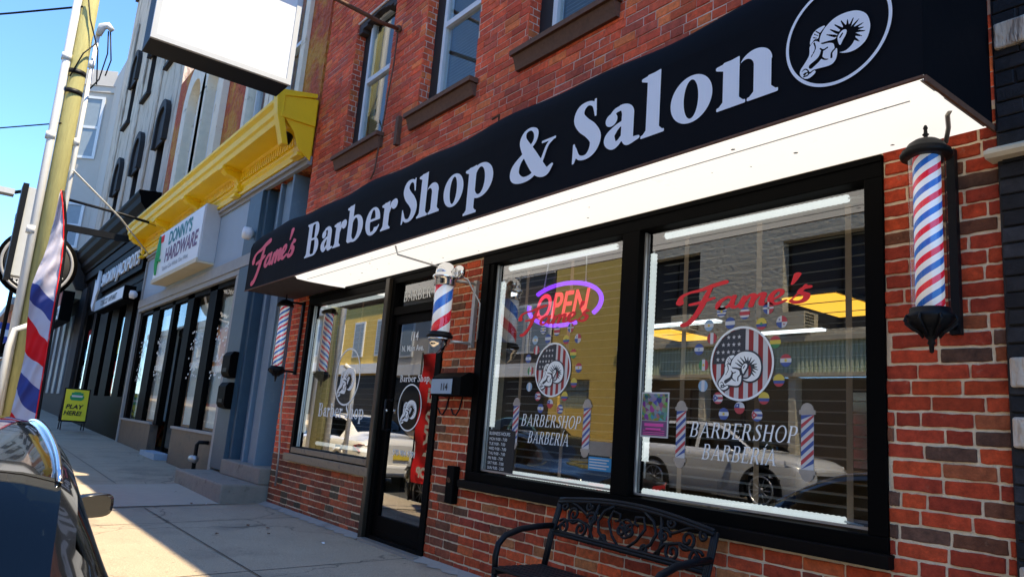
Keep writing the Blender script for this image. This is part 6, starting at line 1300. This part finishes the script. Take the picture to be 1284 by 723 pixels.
            for q in range(na + 1):
                an = R(-22) + R(224) * q / na
                for rr_, oy in ((wr_ + .015, -.10), (wr_ + .015, .006), (wr_ + .095, .008), (wr_ + .10, -.10)): av.append((a + rr_ * math.cos(an), sy * (cr(K_, max(-Lh, min(Lh, a + rr_ * math.cos(an))))[0] + oy), wr_ + rr_ * math.sin(an)))
            w_.sm = True; w_.add(av, [(q * 4 + j, q * 4 + (j + 1) % 4, q * 4 + 4 + (j + 1) % 4, q * 4 + 4 + j) for q in range(na) for j in range(4)]); w_.build('arch_trim', 'iron' if kind == 'suv' else paint, car, local=True)
            w_ = MB(); w_.lathe([(0, 0), (wr_ + .06, 0), (wr_ + .06, .02), (0, .02)], (a, sy * (wd - .34), wr_), 24, 'y'); w_.build('wheel_well', 'dark', car, local=True)
        hw, zs_, zt_, rw = cr(K_, 2.12); v = [(2.24, sy * .56, .58), (2.13, sy * .80, .62), (1.92, sy * .862, .70), (1.90, sy * .855, .77), (2.10, sy * .78, .74), (2.235, sy * .56, .66)]
        if kind == 'suv': v = [(x + .0, y * 1.05, z + .19) for x, y, z in v]
        mb = MB(); c = len(v); mb.add(v + [(x - .12, y - sy * .08, z) for x, y, z in v], [list(range(c))] + [(k, (k + 1) % c, c + (k + 1) % c, c + k) for k in range(c)]); mb.build('headlight', 'headlight', car, local=True)
        zt0 = .80 if kind != 'suv' else .95
        v = [(-2.325, sy * .44, zt0 - .02), (-2.31, sy * .70, zt0 - .10), (-2.2, sy * .858, zt0 - .06), (-2.0, sy * .89, zt0 + .04), (-2.2, sy * .87, zt0 + .075), (-2.32, sy * .70, zt0 + .05), (-2.33, sy * .46, zt0 + .035)]
        mb = MB(); c = len(v); mb.add(v + [(x + .14, y - sy * .05, z) for x, y, z in v], [list(range(c))] + [(k, (k + 1) % c, c + (k + 1) % c, c + k) for k in range(c)]); mb.build('taillight', 'taillight', car, local=True)
    MB().box(-2.345, -2.325, -.17, .17, .62, .74).build('licence_plate', 'plate', car, local=True)
    mb = MB(); mb.box(2.24, 2.33, -.45, .45, .42 if kind != 'suv' else .5, .56 if kind != 'suv' else .74); mb.build('grille', 'iron', car, local=True)
    mb = MB(); mb.box(-2.38, -2.2, -.72, .72, .32, .52); mb.box(2.2, 2.36, -.66, .66, .26, .42); mb.build('bumper', paint, car, local=True, bevel=.05)
    return car
RZ = R(180)
make_car('parked_car', 'black parked car nearest the camera with chrome roof trim and heated rear window', 'car', (-3.45, -3.735, ROAD_Z + .005), RZ, 'carblack', 'coupe')
make_car('parked_car', 'second black parked car ahead of the nearest one, only its wing mirror showing', 'car', (-9.3, -3.82, ROAD_Z + .04), RZ, 'carblack', 'sedan')
make_car('parked_car', 'white sedan with red taillights farther up the kerb, mirrored in the square window', 'car', (-15.3, -3.8, ROAD_Z + .12), RZ, 'carwhite', 'sedan')
make_car('parked_suv', 'silver SUV parked across the street, mirrored in the right pane', 'car', (-10.15, -10.2, .02), 0, 'carsilver', 'suv')
make_car('parked_car', 'dark green car parked across the street behind the silver SUV', 'car', (-17.0, -10.3, .15), 0, 'cargreen', 'sedan')
make_car('parked_car', 'silver sedan parked across the street to the right', 'car', (-3.3, -10.3, .02), 0, 'carsilver', 'sedan')

# blank white projecting sign above the yellow cornice
t_ = thing('projecting_sign_box', 'large blank white box sign jutting out above the sidewalk from the brick front', 'sign', (-7.15, -1.8, 5.2))
sy0, sy1, sz0, sz1 = -2.47, -1.18, 4.30, 6.15
MB().box(-7.36, -7.0, sy0, sy1, sz0, sz1).build('case', 'iron', t_, bevel=.006)
mb = MB(); w_ = .045
mb.box(-7.0, -6.965, sy0 - .004, sy1 + .004, sz0 - .004, sz0 + w_); mb.box(-7.0, -6.965, sy0 - .004, sy1 + .004, sz1 - w_, sz1 + .004); mb.box(-7.0, -6.965, sy0 - .004, sy0 + w_, sz0 + w_, sz1 - w_); mb.box(-7.0, -6.965, sy1 - w_, sy1 + .004, sz0 + w_, sz1 - w_); mb.build('face_frame', 'signside', t_)
MB().box(-6.995, -6.975, sy0 + w_, sy1 - w_, sz0 + w_, sz1 - w_).build('white_face', 'signwhite', t_)
mb = MB(); mb.tube([(-7.18, sy0 - .0, 6.02), (-7.18, -.0, 6.02)], .02); mb.build('mounting_bars', 'rust', t_)
# red banner whose lettering faces the shops (read backwards in the door glass)
t_ = thing('red_banner', 'narrow red banner with white lettering facing the shops, mirrored in the door glass', 'flag', (-10, -2.6, -.09))
mb = MB(); mb.sm = True
for i in range(25):
    z = .22 + 2.0 * i / 24
    for k in range(7): mb.v.append((-10.45 + .83 * k / 6, -2.6 + .02 * math.sin(i * .8 + k), z))
for i in range(24):
    for k in range(6): a = i * 7 + k; mb.f.append([a, a + 1, a + 8, a + 7]); mb.mi.append(0); mb.tint.append(None); mb.smooth.append(True)
mb.sm = False; mb.build('banner_cloth', 'flag_red', t_); MB().tube([(-10.47, -2.6, -.09), (-10.47, -2.6, 2.25)], .014).build('banner_pole', 'iron', t_)
text_mesh('banner_lettering', 'SHOP', .2, 'signwhite', t_, (-9.68, -2.565, .32), '+y', sx=1.15, bold=.012); text_mesh('banner_lettering', 'BARBER', .34, 'signwhite', t_, (-10.12, -2.565, .62), '+y', rot=R(90), bold=.012)

# pieces that are separate in the world become separate parts
def split_pieces(o):
    me = o.data; key = {}; par = list(range(len(me.vertices)))
    def find(a):
        while par[a] != a: par[a] = par[par[a]]; a = par[a]
        return a
    for i, v in enumerate(me.vertices):
        k = tuple(round(c, 3) for c in v.co)
        if k in key: par[find(i)] = find(key[k])
        else: key[k] = i
    for p in me.polygons:
        vs = list(p.vertices)
        for b in vs[1:]: par[find(b)] = find(vs[0])
    comp = {}
    for p in me.polygons: comp.setdefault(find(p.vertices[0]), []).append(p)
    if len(comp) < 2: return
    for n, ps in enumerate(comp.values()):
        used = sorted({i for p in ps for i in p.vertices}); idx = {i: k for k, i in enumerate(used)}
        m2 = bpy.data.meshes.new(me.name); m2.from_pydata([me.vertices[i].co[:] for i in used], [], [[idx[i] for i in p.vertices] for p in ps])
        for m_ in me.materials: m2.materials.append(m_)
        m2.polygons.foreach_set('material_index', [p.material_index for p in ps]); m2.polygons.foreach_set('use_smooth', [p.use_smooth for p in ps]); m2.update()
        if n == 0: first = m2; continue
        c = o.copy(); c.data = m2; COL.objects.link(c)
        for ch in []: pass
    o.data = first
for o in [o for o in bpy.data.objects if o.type == 'MESH' and o.name.split('.')[0] in ('brick_strip', 'kick_panel', 'kick_ledge', 'stone_block', 'window_glass', 'side_window', 'hanging_chain', 'lead_wire', 'grey_corner_trim', 'mural_leaf', 'mounting_bars', 'window_posters', 'shop_panes', 'shopfront_pier', 'ledge', 'rain_pipe', 'glazing_bead', 'dark_jamb', 'painted_shade_reveal', 'caption_panel', 'flood', 'panelled_column', 'blue_pilaster', 'bumper', 'heater_lines', 'bottom_rail')]: split_pieces(o)
